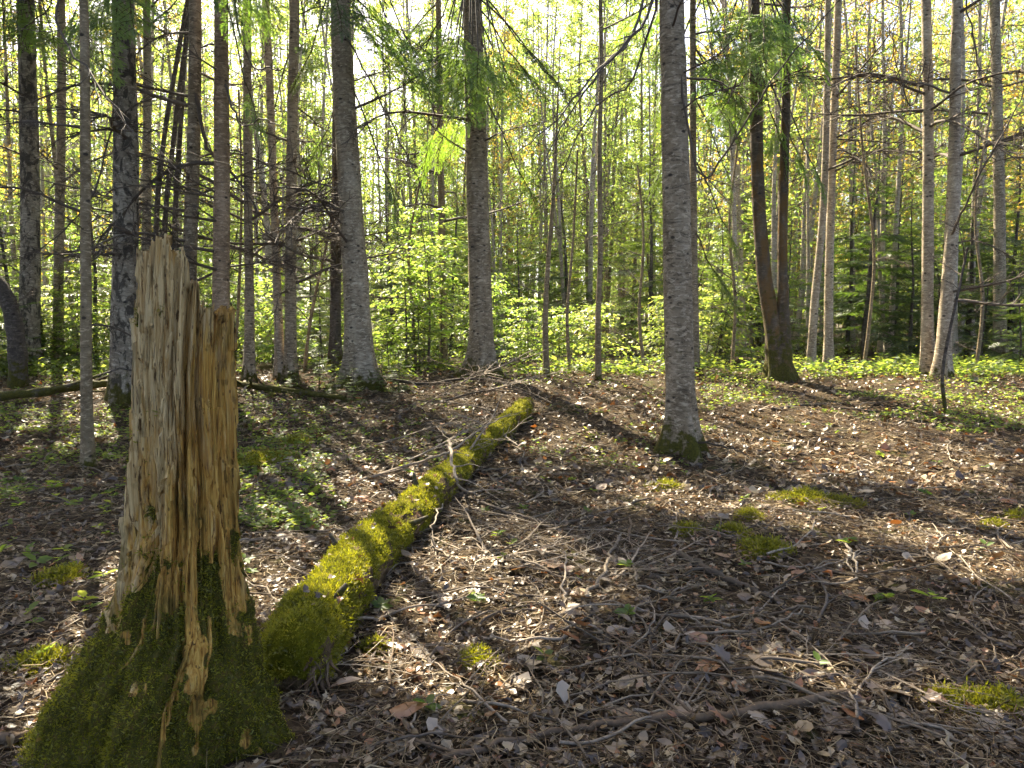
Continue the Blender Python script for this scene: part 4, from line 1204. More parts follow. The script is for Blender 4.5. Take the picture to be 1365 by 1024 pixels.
def surface_samples(V, nT):
    """face centres, normals and areas of a wrapped grid (rows, columns, 3)"""
    a, b, c, d = V[:-1], np.roll(V, -1, 1)[:-1], np.roll(V, -1, 1)[1:], V[1:]
    ctr = ((a + b + c + d) / 4).reshape(-1, 3)
    nn = np.cross((c - a).reshape(-1, 3), (d - b).reshape(-1, 3))
    ar = np.linalg.norm(nn, axis=1); nn = nn / (ar[:, None] + 1e-12)
    return ctr, nn, ar

def moss_tufts(P, Nn, w, count, size, q, jitter=.006, wide=.30):
    w = w / w.sum()
    i = q.choice(len(P), count, p=w)
    p = P[i] + q.normal(0, jitter, (count, 3)); d = Nn[i] + q.normal(0, .65, (count, 3)) + np.array([0, 0, .25])
    p -= Nn[i] * .002
    tv = np.array([[0, -.5 * wide, 0], [.55, -.4 * wide, .03], [1, 0, -.12], [.55, .4 * wide, .03], [0, .5 * wide, 0]])
    tf = np.array([[0, 1, 3, 4]]); 
    v, f = scatter(tv, np.array([[0, 1, 2], [0, 2, 3], [0, 3, 4]]), frames_from_dir(d, q.uniform(-3, 3, count)), p, q.uniform(*size, count))
    mb = MB(); mb.add(v, f); return mb
stump, stump_g, stump_outer = build_stump()

# ------------------------------------------------------------------ the fallen log
def build_log(name, label, marks, radii, seed, ntuft, broken=True, sink=.78):
    """marks: pixels of the log's centre line; radii in metres"""
    pts = []
    for (px, py), r in zip(marks, radii):
        d = ray(px, py); o = np.array([0, 0, CAM_Z]); t = np.arange(1.5, 20, .005)
        Q = o + t[:, None] * d
        k = np.argmax(Q[:, 2] < terrain(Q[:, 0], Q[:, 1]) + r * sink)
        pts.append([*Q[k], r])
    pts = np.array(pts)
    nL, nT = int(60 * np.linalg.norm(pts[-1, :3] - pts[0, :3])) + 20, 110
    sp = smooth_path(pts, nL); g = np.array([*pts[0, :2], float(terrain(*pts[0, :2]))])
    path = sp[:, :3] - g; rad = sp[:, 3]
    us = np.array([.985, .95, .88, .76, .58, .34, .004]); off = np.array([.015, .035, .06, .085, .105, .118, .122])
    t0 = path[0] - path[1]; t0 /= np.linalg.norm(t0); t1 = path[-1] - path[-2]; t1 /= np.linalg.norm(t1)
    path = np.vstack([path[0] + t0 * off[::-1, None], path, path[-1] + t1 * off[:, None]])
    rad = np.concatenate([rad[0] * us[::-1], rad, rad[-1] * us]); nL = len(path)
    tan = np.gradient(path, axis=0); tan /= np.linalg.norm(tan, axis=1)[:, None]
    side = np.cross(tan, [0, 0, 1.0]); side /= np.linalg.norm(side, axis=1)[:, None]; up = np.cross(side, tan)
    a = np.arange(nT) / nT * 2 * math.pi
    s = np.concatenate([[0], np.cumsum(np.linalg.norm(np.diff(path, axis=0), axis=1))])
    S, A = np.meshgrid(s, a, indexing='ij')
    p = np.stack([np.cos(A) * 1.3 * (rad / rad.max())[:, None] + seed, np.sin(A) * 1.3 * (rad / rad.max())[:, None], S * 2.2], -1)
    lum = .12 * fbm(p, 3) + .05 * fbm(p * 4.3, 3) + .03 * vnoise(p * 13)
    lum = lum - .14 * np.clip((fbm(p * 1.9 + 5, 2) - .42) / .25, 0, 1)         # hollows where bark has fallen
    rr = rad[:, None] * (1 + lum)
    # ragged ends
    V = path[:, None, :] + rr[..., None] * (np.cos(A)[..., None] * side[:, None, :] + np.sin(A)[..., None] * up[:, None, :])
    root = empty(name, g, label, 'log')
    mb = MB()
    i = np.arange(nL - 1)[:, None] * nT; j = np.arange(nT)[None, :]; k = (j + 1) % nT
    mb.add(V, np.stack([i + j, i + nT + j, i + nT + k, i + k], -1).reshape(-1, 4))
    barko = mb.build('bark', M['moss_log'], root)
    P, Nn, ar = surface_samples(V, nT)
    ctr_dir = (P.reshape(nL - 1, nT, 3) - ((path[:-1] + path[1:]) / 2)[:, None, :]).reshape(-1, 3)
    flip = np.sign((Nn * ctr_dir).sum(1)); Nn = Nn * flip[:, None]
    nb = fbm(P * 5.0 + 3, 4)
    w = ar * np.clip((Nn[:, 2] * .7 + .28 + nb * 1.15) / .35, 0, 1)
    wv = np.clip((Nn[:, 2] * .7 + .28 + nb * 1.15) / .35, 0, 1).reshape(nL - 1, nT); wv = np.vstack([wv, wv[-1:]])
    at = barko.data.attributes.new('moss', 'FLOAT', 'POINT'); at.data.foreach_set('value', wv.ravel().astype(np.float32))
    q = np.random.default_rng(seed)
    # nearer stretch carries finer, denser tufts
    dn = np.linalg.norm(P + g, axis=1)
    moss_tufts(P, Nn, w / dn ** 1.3, ntuft, (.006, .020), q, .009, .30).build('moss', M['moss_blade'], root)['kind'] = 'stuff'
    return root, g, path, rad, tan, side, up
log1 = build_log('fallen_log', 'long moss-covered log lying from the stump towards the far trunks',
    [(388, 876), (440, 805), (485, 745), (530, 700), (572, 662), (612, 625), (648, 590)], [.150, .154, .150, .142, .132, .120, .106], 4, 46000)
log2 = build_log('fallen_log', 'short raised mossy log piece at the far end of the long log',
    [(655, 585), (680, 562), (701, 540)], [.095, .12, .10], 9, 5000, sink=1.1)
# frayed roots and bark strips hanging from the near end of the log
def frayed(root, g, path, rad, tan, side, up):
    q = np.random.default_rng(14)
    for k in range(60):
        a = q.uniform(-3.0, .4); i0 = q.integers(3, 9); p = path[i0] + rad[i0] * (math.cos(a) * side[i0] + math.sin(a) * up[i0])
        d = -tan[7] * q.uniform(.2, .8) + np.array([q.normal(0, .3), 0, -q.uniform(.3, 1.0)]); L = q.uniform(.08, .22); pts = [p]
        for m in range(5):
            d = d / np.linalg.norm(d) + q.normal(0, .25, 3); nx = pts[-1] + d / np.linalg.norm(d) * L / 5
            nx[2] = max(nx[2], float(terrain(nx[0] + g[0], nx[1] + g[1])) - g[2] + .004); pts.append(nx)
        mb = MB(); mb.tube(np.array(pts), np.linspace(q.uniform(.004, .013), .001, 6), 5); mb.build('root_strand', M['rot'] if k % 3 else M['stick_brown'], [c for c in root.children if c.name.startswith('bark')][0])
frayed(*log1)
def log_stubs(root, g, path, rad, tan, side, up):
    q = np.random.default_rng(19)
    for i, a, L in ((40, .9, .10), (95, 2.2, .13), (150, .4, .16), (200, 1.9, .12), (120, .15, .09)):
        i = min(i, len(path) - 12); n = math.cos(a) * side[i] + math.sin(a) * up[i]; p = path[i] + n * rad[i] * .7
        mb = MB(); mb.tube(np.array([p, p + n * L * .6, p + n * L + tan[i] * .02]), [.022, .016, .010], 8); mb.build('stub', M['bark_dark'], [c for c in root.children if c.name.startswith('bark')][0])
log_stubs(*log1)

# ------------------------------------------------------------------ fallen sticks
def path_on_ground(pix, r, lift):
    out = []
    for k, m in enumerate(pix):
        g = ground_at(m[0], m[1]); h = m[2] if len(m) > 2 else lift
        p = g + np.array([0, 0, r + h])
        if h > .03:                                   # raised: slide towards the camera along the sight line
            d = ray(m[0], m[1]); o = np.array([0, 0, CAM_Z]); t = np.arange(1, 40, .01); Q = o + t[:, None] * d
            kk = np.argmax(Q[:, 2] < terrain(Q[:, 0], Q[:, 1]) + h); p = Q[kk]
        out.append(p)
    return np.array(out)

def stick(label, pix, r0, r1, seed, mat='stick', side=4, lift=.004, name='fallen_stick', group=None, cat='stick', wob=.008):
    q = np.random.default_rng(seed)
    r0 *= 1.3; r1 *= 1.3
    P = path_on_ground(pix, r0, lift); base = P[0].copy()
    n = max(8, 5 * len(P)); sp = smooth_path(P, n) - base
    sp[1:-1] += q.normal(0, wob, (n - 2, 3)) * np.array([1, 1, .6])
    rad = np.linspace(r0, r1, n) * q.uniform(.85, 1.15, n)
    mb = MB(); mb.tube(sp, rad, 8 if r0 > .012 else 6)
    if side == 0:
        o = mb.build(name, M[mat]); o.location = tuple(base); return tag(o, label, cat, group)
    root = empty(name, base, label, cat, group)
    mb.build('shaft', M[mat], root)
    for k in range(side):
        i = q.integers(2, n - 1); d = sp[i] - sp[i - 1]; d /= np.linalg.norm(d) + 1e-9
        lat = np.array([-d[1], d[0], 0]) * q.choice([-1, 1]); d = d * .7 + lat * q.uniform(.4, 1.0) + np.array([0, 0, q.uniform(.0, .35)])
        L = q.uniform(8, 30) * r0 + .05; tw = [sp[i]]
        for m in range(5):
            d = d / np.linalg.norm(d) + q.normal(0, .18, 3) + np.array([0, 0, -.08]); nx = tw[-1] + d / np.linalg.norm(d) * L / 5
            nx[2] = max(nx[2], float(terrain(nx[0] + base[0], nx[1] + base[1])) - base[2] + .006); tw.append(nx)
        t2 = MB(); t2.tube(np.array(tw), np.linspace(rad[i] * .5, .0012, 6), 5); t2.build('side_twig', M[mat], root)
    return root
stick('long crooked branch across the bottom of the picture with mossy thick end', [(1132, 938), (1060, 950), (960, 966), (900, 968), (830, 974), (760, 984), (690, 1000), (590, 1026)], .014, .008, 1, 'stick_brown', 7, .012)
stick('pale curving twig crossing in front of the long crooked branch', [(640, 1018), (720, 990), (760, 960), (830, 945), (930, 950)], .0045, .002, 2, 'stick', 3)
stick('grey jointed stick pointing up the middle of the clearing', [(774, 810, .03), (800, 770, .05), (815, 740, .06), (828, 712, .08)], .0085, .006, 3, 'stick', 2)
stick('dark stub of stick below the grey jointed stick', [(778, 812), (796, 836), (806, 862), (808, 890)], .012, .006, 4, 'stick_dark', 2)
stick('pale upright twig standing beside the grey jointed stick', [(754, 812), (751, 780, .06), (756, 745, .12), (753, 735, .14)], .006, .003, 5, 'stick_pale', 0)
stick('dark half-buried branch in the shaded litter', [(896, 742), (930, 758), (965, 777), (1005, 795), (1045, 812)], .017, .010, 6, 'stick_dark', 3)
stick('thin dark branch sweeping over the litter between log and lone trunk', [(605, 655, .05), (660, 676, .05), (740, 700), (800, 690), (860, 668), (930, 655), (1010, 648)], .010, .004, 7, 'twig', 9)
stick('long thin twig arching low beside the log', [(612, 672), (680, 700), (760, 735), (830, 722), (870, 700)], .006, .002, 8, 'twig', 5)
stick('white curved twig in a patch of sun', [(1118, 722, .03), (1134, 735, .05), (1142, 752, .05), (1140, 775)], .007, .004, 9, 'stick_pale', 0)
stick('pale straight twig in the shade low in the picture', [(1008, 842), (1035, 865), (1060, 885), (1090, 908)], .004, .003, 10, 'stick_pale', 1)
stick('brown stick lying between stump and log', [(318, 724), (380, 720), (462, 716)], .008, .006, 11, 'stick', 1)
stick('branch leaning over the far half of the log with forking twigs', [(478, 645), (530, 625, .08), (570, 612, .22), (605, 598, .34), (640, 572, .40), (680, 552, .40)], .012, .004, 12, 'stick', 10)
stick('pale bent branch draped over the middle of the log', [(598, 588, .40), (603, 620, .34), (612, 648, .22), (635, 668, .03)], .011, .006, 13, 'stick_pale', 3)
stick('pale twig hooked down beside the log', [(590, 672, .12), (578, 700, .14), (576, 725, .05), (590, 770)], .005, .003, 14, 'stick_pale', 2)
stick('dark twig beside the left edge of the picture', [(0, 851), (60, 849), (122, 853)], .008, .005, 15, 'stick_dark', 1)
stick('thin stick lying left of the stump', [(38, 722), (100, 732), (168, 737)], .007, .004, 16, 'stick_dark', 2)
stick('thin twig leaning on the mossy foot of the stump', [(40, 948), (75, 915, .03), (118, 862, .10)], .005, .003, 17, 'stick', 0)
stick('short broken branch at the left edge by the stump root', [(-12, 1003), (20, 998), (42, 990)], .016, .013, 18, 'stick_brown', 0)
stick('dark fallen trunk lying at the left edge of the wood', [(-30, 532, .1), (40, 524, .15), (100, 516, .2), (145, 511, .22)], .055, .035, 19, 'bark_dark', 3, name='fallen_log', cat='log')
stick('old fallen trunk between the stump and the grey leaning trunk', [(310, 511, .05), (350, 516, .08), (400, 523, .08), (460, 531, .06)], .04, .03, 20, 'bark_dark', 4, name='fallen_log', cat='log')
stick('dead branch lying in the sunny strip before the pale pair', [(1030, 548), (1080, 543), (1130, 548), (1185, 553)], .018, .008, 21, 'stick_dark', 5)
stick('long bowed branch on the crest beside the flared trunk', [(498, 500, .12), (530, 507, .10), (570, 512, .08), (625, 505, .15), (690, 512, .1)], .022, .010, 22, 'stick_dark', 8)
stick('brush of dead twigs in front of the flared trunk', [(590, 535, .05), (640, 522, .2), (690, 520, .25), (735, 545, .05)], .010, .004, 23, 'twig', 14)
stick('thin dead branch at the foot of the lone trunk', [(905, 590, .1), (950, 592, .16), (985, 602, .08), (1000, 612)], .009, .004, 24, 'stick_dark', 3)
stick('branch on the dark ground before the lone trunk', [(735, 615), (800, 605), (870, 612), (960, 600)], .010, .005, 25, 'stick_dark', 6)
stick('pale branch lying in the sun at the far right', [(1190, 560), (1250, 572), (1310, 568), (1380, 575)], .010, .005, 26, 'stick', 5)
stick('thin twig lying right of centre across the mossy patches', [(1050, 660), (1120, 672), (1200, 668), (1290, 690)], .007, .004, 27, 'stick', 4)
stick('curved twig in the lower right corner', [(1200, 905), (1250, 880), (1275, 850), (1278, 820)], .004, .002, 28, 'stick_pale', 2)
# lesser twigs nobody could tell from one another
def floor_zone(x, y):
    px, py, _ = project(np.array([x, y, float(terrain(x, y))])); lx = np.interp(y, [2.8, 7.0, 9.0], [-.85, -.37, .0])
    where = 'in the litter left of the stump' if px < 170 else ('in the litter between stump and log' if x < lx else ('in the litter beside the log' if x < lx + .9 else ('on the middle of the clearing' if px < 1000 else 'on the right of the clearing')))
    return where + (' close by' if y < 3.6 else (' halfway back' if y < 5.8 else ' far back'))
for k in range(290):
    y0 = 2.4 + 7.5 * rnd.random() ** 1.3
    px = rnd.uniform(330 if y0 < 5 else 0, 1380); x0 = px_x(px, y0)
    if abs(x0 - stump_g[0]) < .6 and y0 < 3.4: continue
    a = rnd.uniform(0, math.pi); L = rnd.uniform(.25, .95); c = rnd.uniform(-.25, .25)
    pts = []
    for t in np.linspace(-.5, .5, 6):
        x = x0 + math.cos(a) * L * t - math.sin(a) * c * L * (4 * t * t); y = y0 + math.sin(a) * L * t + math.cos(a) * c * L * (4 * t * t)
        pts.append([x, y, float(terrain(x, y)) + rnd.uniform(.015, .055)])
    pts = np.array(pts); base = pts[0].copy(); mb = MB(); r = rnd.uniform(.003, .0085)
    mb.tube(smooth_path(pts - base, 14) + np.random.default_rng(k).normal(0, .004, (14, 3)), np.linspace(r, r * .4, 14), 5)
    q = np.random.default_rng(k + 77); sp = smooth_path(pts - base, 14)
    for j in range(3):
        i = q.integers(2, 13); d = sp[i] - sp[i - 1]; d = d / np.linalg.norm(d) + q.normal(0, .5, 3) * np.array([1, 1, .3]); l = q.uniform(.05, .2)
        mb.tube(np.array([sp[i], sp[i] + d * l * .5, sp[i] + d * l + np.array([0, 0, -.01])]), [r * .5, r * .4, .0008], 4)
    o = mb.build('twig', M[rnd.choice(['stick', 'stick', 'twig', 'stick_pale'])]); o.location = tuple(base)
    tag(o, 'thin bare twig lying loose ' + floor_zone(x0, y0), 'twig', 'loose twigs in the leaf litter')

# dead branches with their twigs still on, lying about
LYING = [limb_mesh(700 + k, 1.0, .011, (-.05, .0, .05, -.1)[k], 9 + k, 4, sides=5).mesh('fallen_branch', M[('stick_pale', 'stick', 'stick', 'stick_brown')[k]]) for k in range(4)]
def lying(px, py, L, yaw, k, h, label, group, tilt=0.0, flat=.3):
    g = ground_at(px, py); o = link('fallen_branch', LYING[k % 4], None, tuple(g + np.array([0, 0, h])))
    o.scale = (L, L, L * flat); o.rotation_euler = (0, tilt, yaw); tag(o, label, 'branch', group)
q = np.random.default_rng(55)
for k, (px, py, L, yaw, h, tl) in enumerate([(545, 628, 1.3, .5, .10, -.22), (600, 640, 1.5, 1.2, .05, -.22), (660, 575, 1.4, 2.4, .22, .05), (700, 545, 1.6, 2.9, .20, .0), (640, 535, 1.5, .2, .12, -.12), (590, 530, 1.6, .4, .12, -.15), (735, 550, 1.3, 2.6, .12, -.2),
        (560, 555, 1.3, .9, .10, -.3), (690, 600, 1.2, 2.2, .05, -.15), (615, 515, 1.8, .1, .15, -.1), (500, 600, 1.4, .35, .05, -.1), (670, 520, 1.5, 3.0, .15, -.15)]):
    lying(px, py, L, yaw, k, h, 'dead twiggy branch in the brush around the far half of the log', 'dead branches around the far half of the log', tl, .6)
for k in range(34):
    px, py = (q.uniform(590, 900), q.uniform(640, 800)) if k < 22 else (q.uniform(340, 1365), q.uniform(560, 1000))
    lying(px, py, q.uniform(.5, 1.1), q.uniform(0, 6.28), k, .02, 'dead forked branch lying flat ' + floor_zone(*ground_at(px, py)[:2]), 'forked branches lying on the litter')

# the bent dark snag at the left edge, the bare sprout at the right, leaning poles behind the stump
def pole(name, label, pts, w, bark, Y, cat, seed=0, sides=14, branches=0, group=None):
    g = at_plane(pts[0][0], pts[0][1], Y); g[2] = float(terrain(g[0], g[1]))
    root = empty(name, g, label, cat, group)
    P = np.array([at_plane(px, py, Y + (m[0] if m else 0)) - g for (px, py, *m) in pts]); P = np.vstack([[P[0][0], 0, -.15], P])
    sp = smooth_path(P, 24); _, _, dep = project(g)
    rad = np.linspace(w[0], w[1], 24) / FPX * dep * .5
    mb = MB(); mb.tube(sp, rad * (1 + .06 * np.sin(np.arange(24) * 1.7)), sides); mb.build('trunk', M[bark], root)
    q = np.random.default_rng(seed)
    for k in range(branches):
        i = q.integers(8, 23); b = link('branch', DEAD_LIMBS[(k + seed) % 8], root); b.location = tuple(sp[i]); a = q.uniform(0, 6.28)
        orient(b, (math.cos(a), math.sin(a), q.uniform(0, .6)), 0, q.uniform(.3, .9))
    return root
pole('snag', 'bent dark dead snag at the left edge of the wood', [(24, 516), (24, 480), (20, 440), (12, 405), (0, 382), (-14, 365)], (26, 17), 'bark_dark', 11.0, 'snag', 1, 16, 2)
pole('sapling', 'bare dark sprout standing in the sunny strip before the pale pair', [(1262, 562), (1258, 530), (1256, 500), (1262, 460), (1275, 400), (1290, 330)], (6, 3), 'bark_dark', 9.2, 'sapling', 2, 10, 5)
for k, p in enumerate([[(206, 520), (208, 310), (218, 190), (236, 80), (250, 0)], [(214, 520), (220, 300), (230, 200), (243, 90), (262, -20)], [(232, 520), (233, 300), (240, 180), (247, 60), (258, -20)]]):
    pole('leaning_pole', ['dark thin leaning pole, the lowest of three behind the stump top', 'dark thin leaning pole, the middle one of three behind the stump top', 'dark thin pole, the most upright of three behind the stump top'][k],
         p, (8, 5), 'bark_dark', 13.0 + .3 * k, 'tree', 5 + k, 10, 5, 'thin leaning poles behind the stump')
for k, p in enumerate([[(405, 505), (415, 420), (440, 300), (446, 200)], [(310, 505), (318, 400), (322, 250), (318, 120)], [(555, 500), (550, 420), (545, 330), (560, 240)], [(1150, 500), (1160, 420), (1165, 330), (1150, 200), (1140, 60)], [(860, 500), (852, 420), (858, 320), (850, 220)], [(1300, 500), (1310, 400), (1300, 280), (1320, 150)], [(760, 500), (756, 420), (764, 320), (770, 200)], [(975, 500), (980, 400), (972, 300), (985, 180)]]):
    pole('bare_sapling', 'thin bare sapling with fine twigs in the undergrowth', p, (6, 2.5), 'bark_thin', 12.6 + .4 * (k % 3), 'sapling', 15 + k, 8, 9, 'bare saplings in the undergrowth')

# ------------------------------------------------------------------ moss cushions
def cushion(label, px, py, wpx, hpx, seed, dens=2200):
    g = ground_at(px, py); _, _, dep = project(g)
    rx = wpx / FPX * dep * .5; hh = min(.035 + rx * .28, .09); ry = rx * rnd.uniform(.7, 1.0)
    root = empty('moss_cushion', g - np.array([0, 0, .012]), label, 'moss')
    nT, nR = 40, 14; a = np.arange(nT) / nT * 2 * math.pi; u = np.linspace(1, .02, nR)
    U, A = np.meshgrid(u, a, indexing='ij')
    edge = 1 + .42 * fbm(np.stack([np.cos(A) * 1.6 + seed, np.sin(A) * 1.6, 0 * A], -1), 3)
    X = np.cos(A) * U * rx * edge; Yy = np.sin(A) * U * ry * edge
    Zz = .8 * hh * (1 - U ** 2.0) * (1 + .35 * fbm(np.stack([X * 18, Yy * 18, 0 * X + seed], -1), 3))
    V = np.stack([X, Yy, Zz], -1); mb = MB(); i = np.arange(nR - 1)[:, None] * nT; j = np.arange(nT)[None, :]; k = (j + 1) % nT
    mb.add(V, np.stack([i + j, i + k, i + nT + k, i + nT + j], -1).reshape(-1, 4))
    mb.add(V[-1], np.arange(nT)[None, :]); mb.build('cushion', M['moss'], root)
    P, Nn, ar = surface_samples(V, nT); Nn *= np.sign(Nn[:, 2:3] + 1e-9)
    moss_tufts(P, Nn, ar, dens, (.010, .026), np.random.default_rng(seed), .016, .28).build('tuft', M['moss_blade'], root)['kind'] = 'stuff'
for k, (lab, px, py, w) in enumerate([('bright round moss cushion just below the lone trunk', 888, 652, 52), ('small domed moss cushion right of the round bright one', 998, 691, 34), ('dark green moss cushion in the shade, nearest of the small group', 977, 711, 46), ('low moss cushion left of the dark green one', 916, 709, 40),
        ('wide thin moss patch beside the dark cushion', 1022, 735, 70), ('broad moss patch on the dark ground right of the lone trunk', 1075, 668, 95), ('moss patch on the right end of the broad one', 1128, 672, 44), ('moss cushion by the right-hand edge', 1356, 692, 36), ('small yellow moss cushion left of the edge one', 1322, 702, 26),
        ('sunlit yellow-green moss patch in the lower right corner', 1315, 945, 100), ('tiny moss cushion beside the sunlit patch', 1255, 940, 40), ('moss patch on the litter left of the stump', 85, 775, 70), ('moss patch near the left edge below the thin stick', 60, 890, 80), ('mossy hump behind the stump on its right', 350, 612, 80), ('mossy hump left of the fallen log in shade', 395, 590, 60),
        ('faint moss patch in the litter by the bottom centre', 640, 885, 46), ('moss tuft in the litter right of the log end', 500, 868, 36)]):
    cushion(lab, px, py, w, 0, 400 + k, 3000 if w > 60 else 1800)

# ------------------------------------------------------------------ leaf litter
LITTER = [poly_leaf(OVAL, .7, .35), poly_leaf(MAPLE, -.8, .30), poly_leaf(ASPEN, .9, .2), poly_leaf(TORN, 1.1, -.4), poly_leaf(OVAL, -1.2, .9), poly_leaf(MAPLE, 1.0, -.25)]
def spots(n, y0, y1, power, q, margin=1.15):
    y = y0 + (y1 - y0) * q.uniform(0, 1, n) ** power
    x = q.uniform(-1, 1, n) * (y * .70 * margin + .5)
    d2 = ((x - stump_g[0]) / .36) ** 2 + ((y - STUMP_Y) / .26) ** 2
    k = d2 > 1
    return x[k], y[k]
def litter():
    q = np.random.default_rng(31); mb = MB()
    for t, (tv, tf) in enumerate(LITTER):
        for (n, y0, y1, pw, s0, s1) in [(4300, 1.9, 6.5, 1.25, .02, .062), (2500, 6.0, 13.5, 1.1, .05, .12)]:
            x, y = spots(n, y0, y1, pw, q); m = len(x)
            tilt = q.normal(0, .30, (m, 2))
            Rm = rot_euler(tilt[:, 0] + (q.uniform(0, 1, m) < .35) * math.pi, tilt[:, 1], q.uniform(0, 6.28, m))
            s = q.uniform(s0, s1, m) * np.where(q.uniform(0, 1, m) < .3, .6, 1)
            z = terrain(x, y) + q.uniform(.004, .035, m)
            sc = np.column_stack([s, s * q.uniform(.6, 1.1, m), s * q.uniform(.3, 1.3, m)])
            v, f = scatter(tv, tf, Rm, np.column_stack([x, y, z]), sc); mb.add(v, f)
    # leaves that have come down on the log
    _, lg, lp, lr, lt, ls, lu = log1
    for (tv, tf) in LITTER:
        m = 12; i = q.integers(12, len(lp) - 10, m); a = q.normal(1.57, .5, m)
        nn = np.cos(a)[:, None] * ls[i] + np.sin(a)[:, None] * lu[i]
        v, f = scatter(tv, tf, rot_euler(q.normal(0, .4, m), q.normal(0, .4, m) + (1.57 - a) * .8, q.uniform(0, 6.28, m)), lp[i] + lg + nn * (lr[i] * 1.06 + .012)[:, None], q.uniform(.025, .06, m)); mb.add(v, f)
    return mb.build('leaf_litter', M['dead_leaf'], smooth=False)
tag(litter(), 'brown and grey dead leaves carpeting the clearing', 'leaf litter', kind='stuff')

def needle_litter():
    q = np.random.default_rng(33); mb = MB()
    n = 40000; x, y = spots(n, 1.9, 10.5, 1.35, q); m = len(x)
    # a bent twiglet: three-sided, three stations
    b = np.array([[0, 0], [.5, .10], [1, 0]]); tv, tf = [], []
    for (u, w) in b:
        for a in (0, 2.1, 4.2): tv.append([u, w + .012 * math.cos(a), .012 * math.sin(a)])
    for s in (0, 3):
        for a in range(3): c = (a + 1) % 3; tf.append([s + a, s + c, s + 3 + c, s + 3 + a])
    Rm = rot_euler(q.normal(0, .9, m), q.normal(0, .16, m), q.uniform(0, 6.28, m))
    L = q.uniform(.04, .15, m) * (1 + .12 * np.maximum(y - 4, 0))
    sc = np.column_stack([L, L * q.uniform(-2, 2, m), L * .0 + q.uniform(.08, .14, m)])
    w = np.clip(q.uniform(.05, .16, m) / np.maximum(L, .02), .5, 2.0)
    v, f = scatter(np.array(tv), np.array(tf), Rm, np.column_stack([x, y, terrain(x, y) + q.uniform(.012, .045, m)]), sc)
    mb.add(v, f)
    return mb.build('twig_litter', M['needle'])
tag(needle_litter(), 'fine dead twigs and needles strewn over the leaves', 'twig litter', kind='stuff')

# the largest single leaves, each a piece of the floor
def big_leaf(outline, seed):
    q = np.random.default_rng(seed); o = np.array(outline, float)
    rings = [o, o * .62 + np.array([.17, 0]), o * .28 + np.array([.32, 0])]
    v = np.vstack(rings + [np.array([[.45, 0]])]); n = len(o)
    z = .16 * np.abs(v[:, 1]) * q.uniform(-1, 1.6) + q.uniform(-.5, .7) * (v[:, 0] - .45) ** 2 + .05 * vnoise(np.column_stack([v * 5, np.full(len(v), seed)])) + .05 * np.sin(v[:, 0] * 7 + seed) * v[:, 1]
    f = []
    for r in range(2):
        for i in range(n): k = (i + 1) % n; f.append([r * n + i, r * n + k, (r + 1) * n + k, (r + 1) * n + i])
    mb = MB(); mb.add(np.column_stack([v, z]), np.array(f)); mb.add(np.column_stack([v, z])[2 * n:], np.array([[i, (i + 1) % n, n] for i in range(n)]))
    return mb.mesh('dead_leaf', M['dead_leaf_single'])
M['dead_leaf_single'] = leaf_mat('dead_leaf_single',
    [(0, (.08, .045, .022)), (.3, (.16, .10, .052)), (.55, (.25, .18, .11)), (.8, (.36, .285, .195)), (.92, (.26, .10, .028)), (1, (.18, .07, .025))],
    [(0, (.08, .03, .01)), (.5, (.22, .13, .06)), (.9, (.40, .14, .02)), (1, (.3, .1, .02))], 0.2, 0.08, 1.0)
BIG = [big_leaf(o, 500 + k) for k, o in enumerate([OVAL, MAPLE, ASPEN, TORN, MAPLE, OVAL, ASPEN, MAPLE, OVAL, TORN])]
q = np.random.default_rng(41); made = 0
while made < 300:
    y = 2.35 + 3.9 * q.uniform() ** 1.3; px = q.uniform(330, 1370) if q.uniform() < .85 else q.uniform(0, 330)
    x = px_x(px, y)
    if ((x - stump_g[0]) / .5) ** 2 + ((y - STUMP_Y) / .42) ** 2 < 1: continue
    o = link('dead_leaf', BIG[made % 10], floor); s = q.uniform(.07, .15)
    o.location = (x, y, float(terrain(x, y)) + q.uniform(.022, .04)); o.scale = (s, s * q.uniform(.7, 1.1), s * q.uniform(.8, 1.6))
    o.rotation_euler = (q.normal(0, .28), q.normal(0, .28), q.uniform(0, 6.28)); made += 1

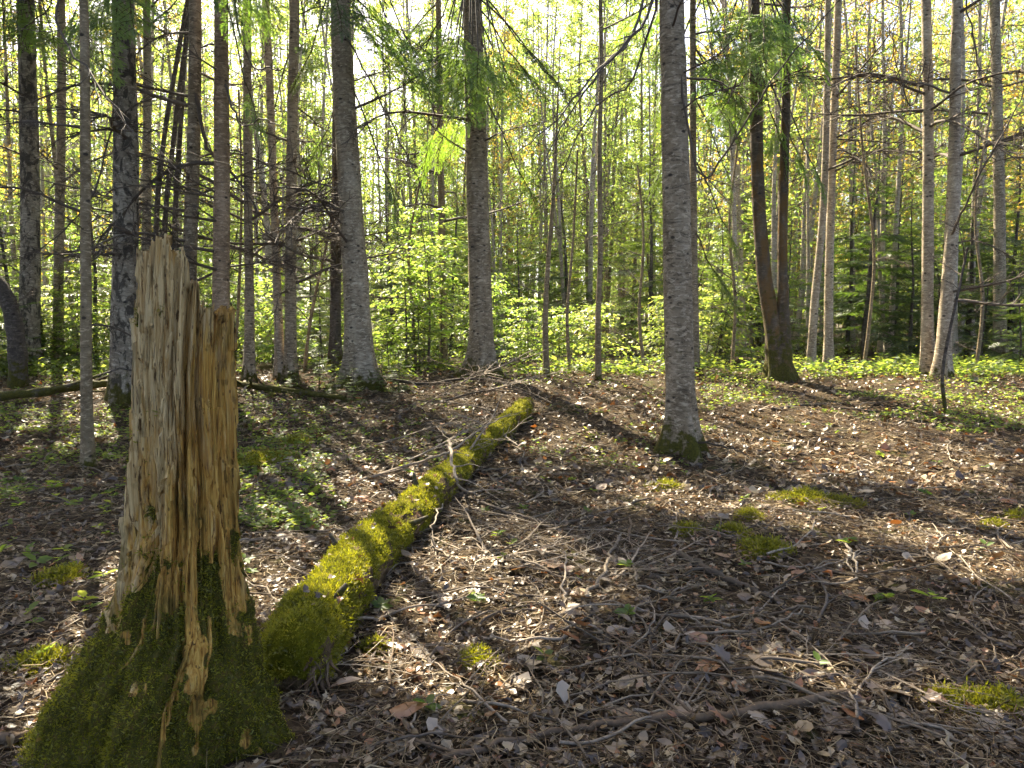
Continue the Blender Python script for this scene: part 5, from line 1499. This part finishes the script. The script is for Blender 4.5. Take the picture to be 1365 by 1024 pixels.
# ------------------------------------------------------------------ green seedlings in the clearing
def seedling_mesh(seed, leaves, size):
    q = np.random.default_rng(seed); mb = MB(); H = size * .7
    mb.tube(np.array([[0, 0, -.01], [.004, 0, H * .5], [0, .003, H]]), [.0015, .0013, .001], 4, mat=1)
    P, D = [], []
    for k in range(leaves):
        a = k * 2.4 + q.uniform(-.3, .3); P.append([0, 0, H * (.5 + .5 * k / leaves)]); D.append([math.cos(a), math.sin(a), q.uniform(-.1, .5)])
    v, f = scatter(LEAF6[0], LEAF6[1], frames_from_dir(np.array(D), q.normal(0, .3, leaves)), np.array(P), q.uniform(.7, 1.2, leaves) * size); mb.add(v, f, 0)
    return mb.mesh('seedling', [M['leaf_low'], M['twig']])
SEED = [seedling_mesh(600 + k, (3, 5, 7, 4)[k], (.045, .04, .05, .06)[k]) for k in range(4)]
for k, (px, py, i, s, lab) in enumerate([(1240, 812, 3, 1.3, 'single bright green leaf sprout in the litter at lower right'), (946, 812, 2, 1.0, 'spiky green seedling in the shaded litter'), (664, 722, 1, 1.2, 'small green seedling beside the thin arching twig'), (636, 812, 2, 1.0, 'green seedling in the sunlit litter right of the log'),
        (835, 765, 2, 1.0, 'dark green seedling right of the grey jointed stick'), (570, 960, 1, 1.2, 'green sprig near the bottom by the log end'), (276 + 160, 700, 1, 1.0, 'green seedling just left of the log'), (1090, 900, 0, 1.0, 'tiny green sprout in the lower right litter')]):
    o = link('seedling', SEED[i], None, tuple(ground_at(px, py) + np.array([0, 0, .02]))); o.scale = (s * 1.2,) * 3; o.rotation_euler = (0, 0, k * 1.3)
    tag(o, lab, 'seedling')
qq = np.random.default_rng(43)
for k in range(240):
    y = 2.8 + 7 * qq.uniform() ** .8; px = qq.uniform(-20, 330) if k % 3 else qq.uniform(330, 1380)
    x = px_x(px, y)
    if ((x - stump_g[0]) / .5) ** 2 + ((y - STUMP_Y) / .45) ** 2 < 1: continue
    o = link('seedling', SEED[qq.integers(0, 4)], None, (x, y, float(terrain(x, y)) + .015)); o.scale = (qq.uniform(.7, 1.5),) * 3; o.rotation_euler = (qq.normal(0, .2), qq.normal(0, .2), qq.uniform(0, 6.28))
    tag(o, 'small green seedling poking up ' + floor_zone(x, y), 'seedling', 'small seedlings scattered through the litter')
# ------------------------------------------------------------------ thin haze volume added to soften the far trees
def build_haze():
    m, nt, out = new_mat('haze')
    v = N(nt, 'ShaderNodeVolumePrincipled')
    v.inputs['Color'].default_value = (.95, .97, .92, 1); v.inputs['Density'].default_value = 0.0005; v.inputs['Anisotropy'].default_value = 0.45
    nt.links.new(v.outputs[0], out.inputs['Volume'])
    x, y0, y1, z0, z1 = 120.0, -12.0, 130.0, -3.5, 42.0
    vv = [(a, b, c) for c in (z0, z1) for b in (y0, y1) for a in (-x, x)]
    mb = MB(); mb.add(np.array(vv), np.array([[0, 2, 3, 1], [4, 5, 7, 6], [0, 1, 5, 4], [2, 6, 7, 3], [0, 4, 6, 2], [1, 3, 7, 5]]))
    return mb.build('haze', m, smooth=False)
tag(build_haze(), 'thin haze added in the air to soften the far trees', 'haze', kind='stuff')
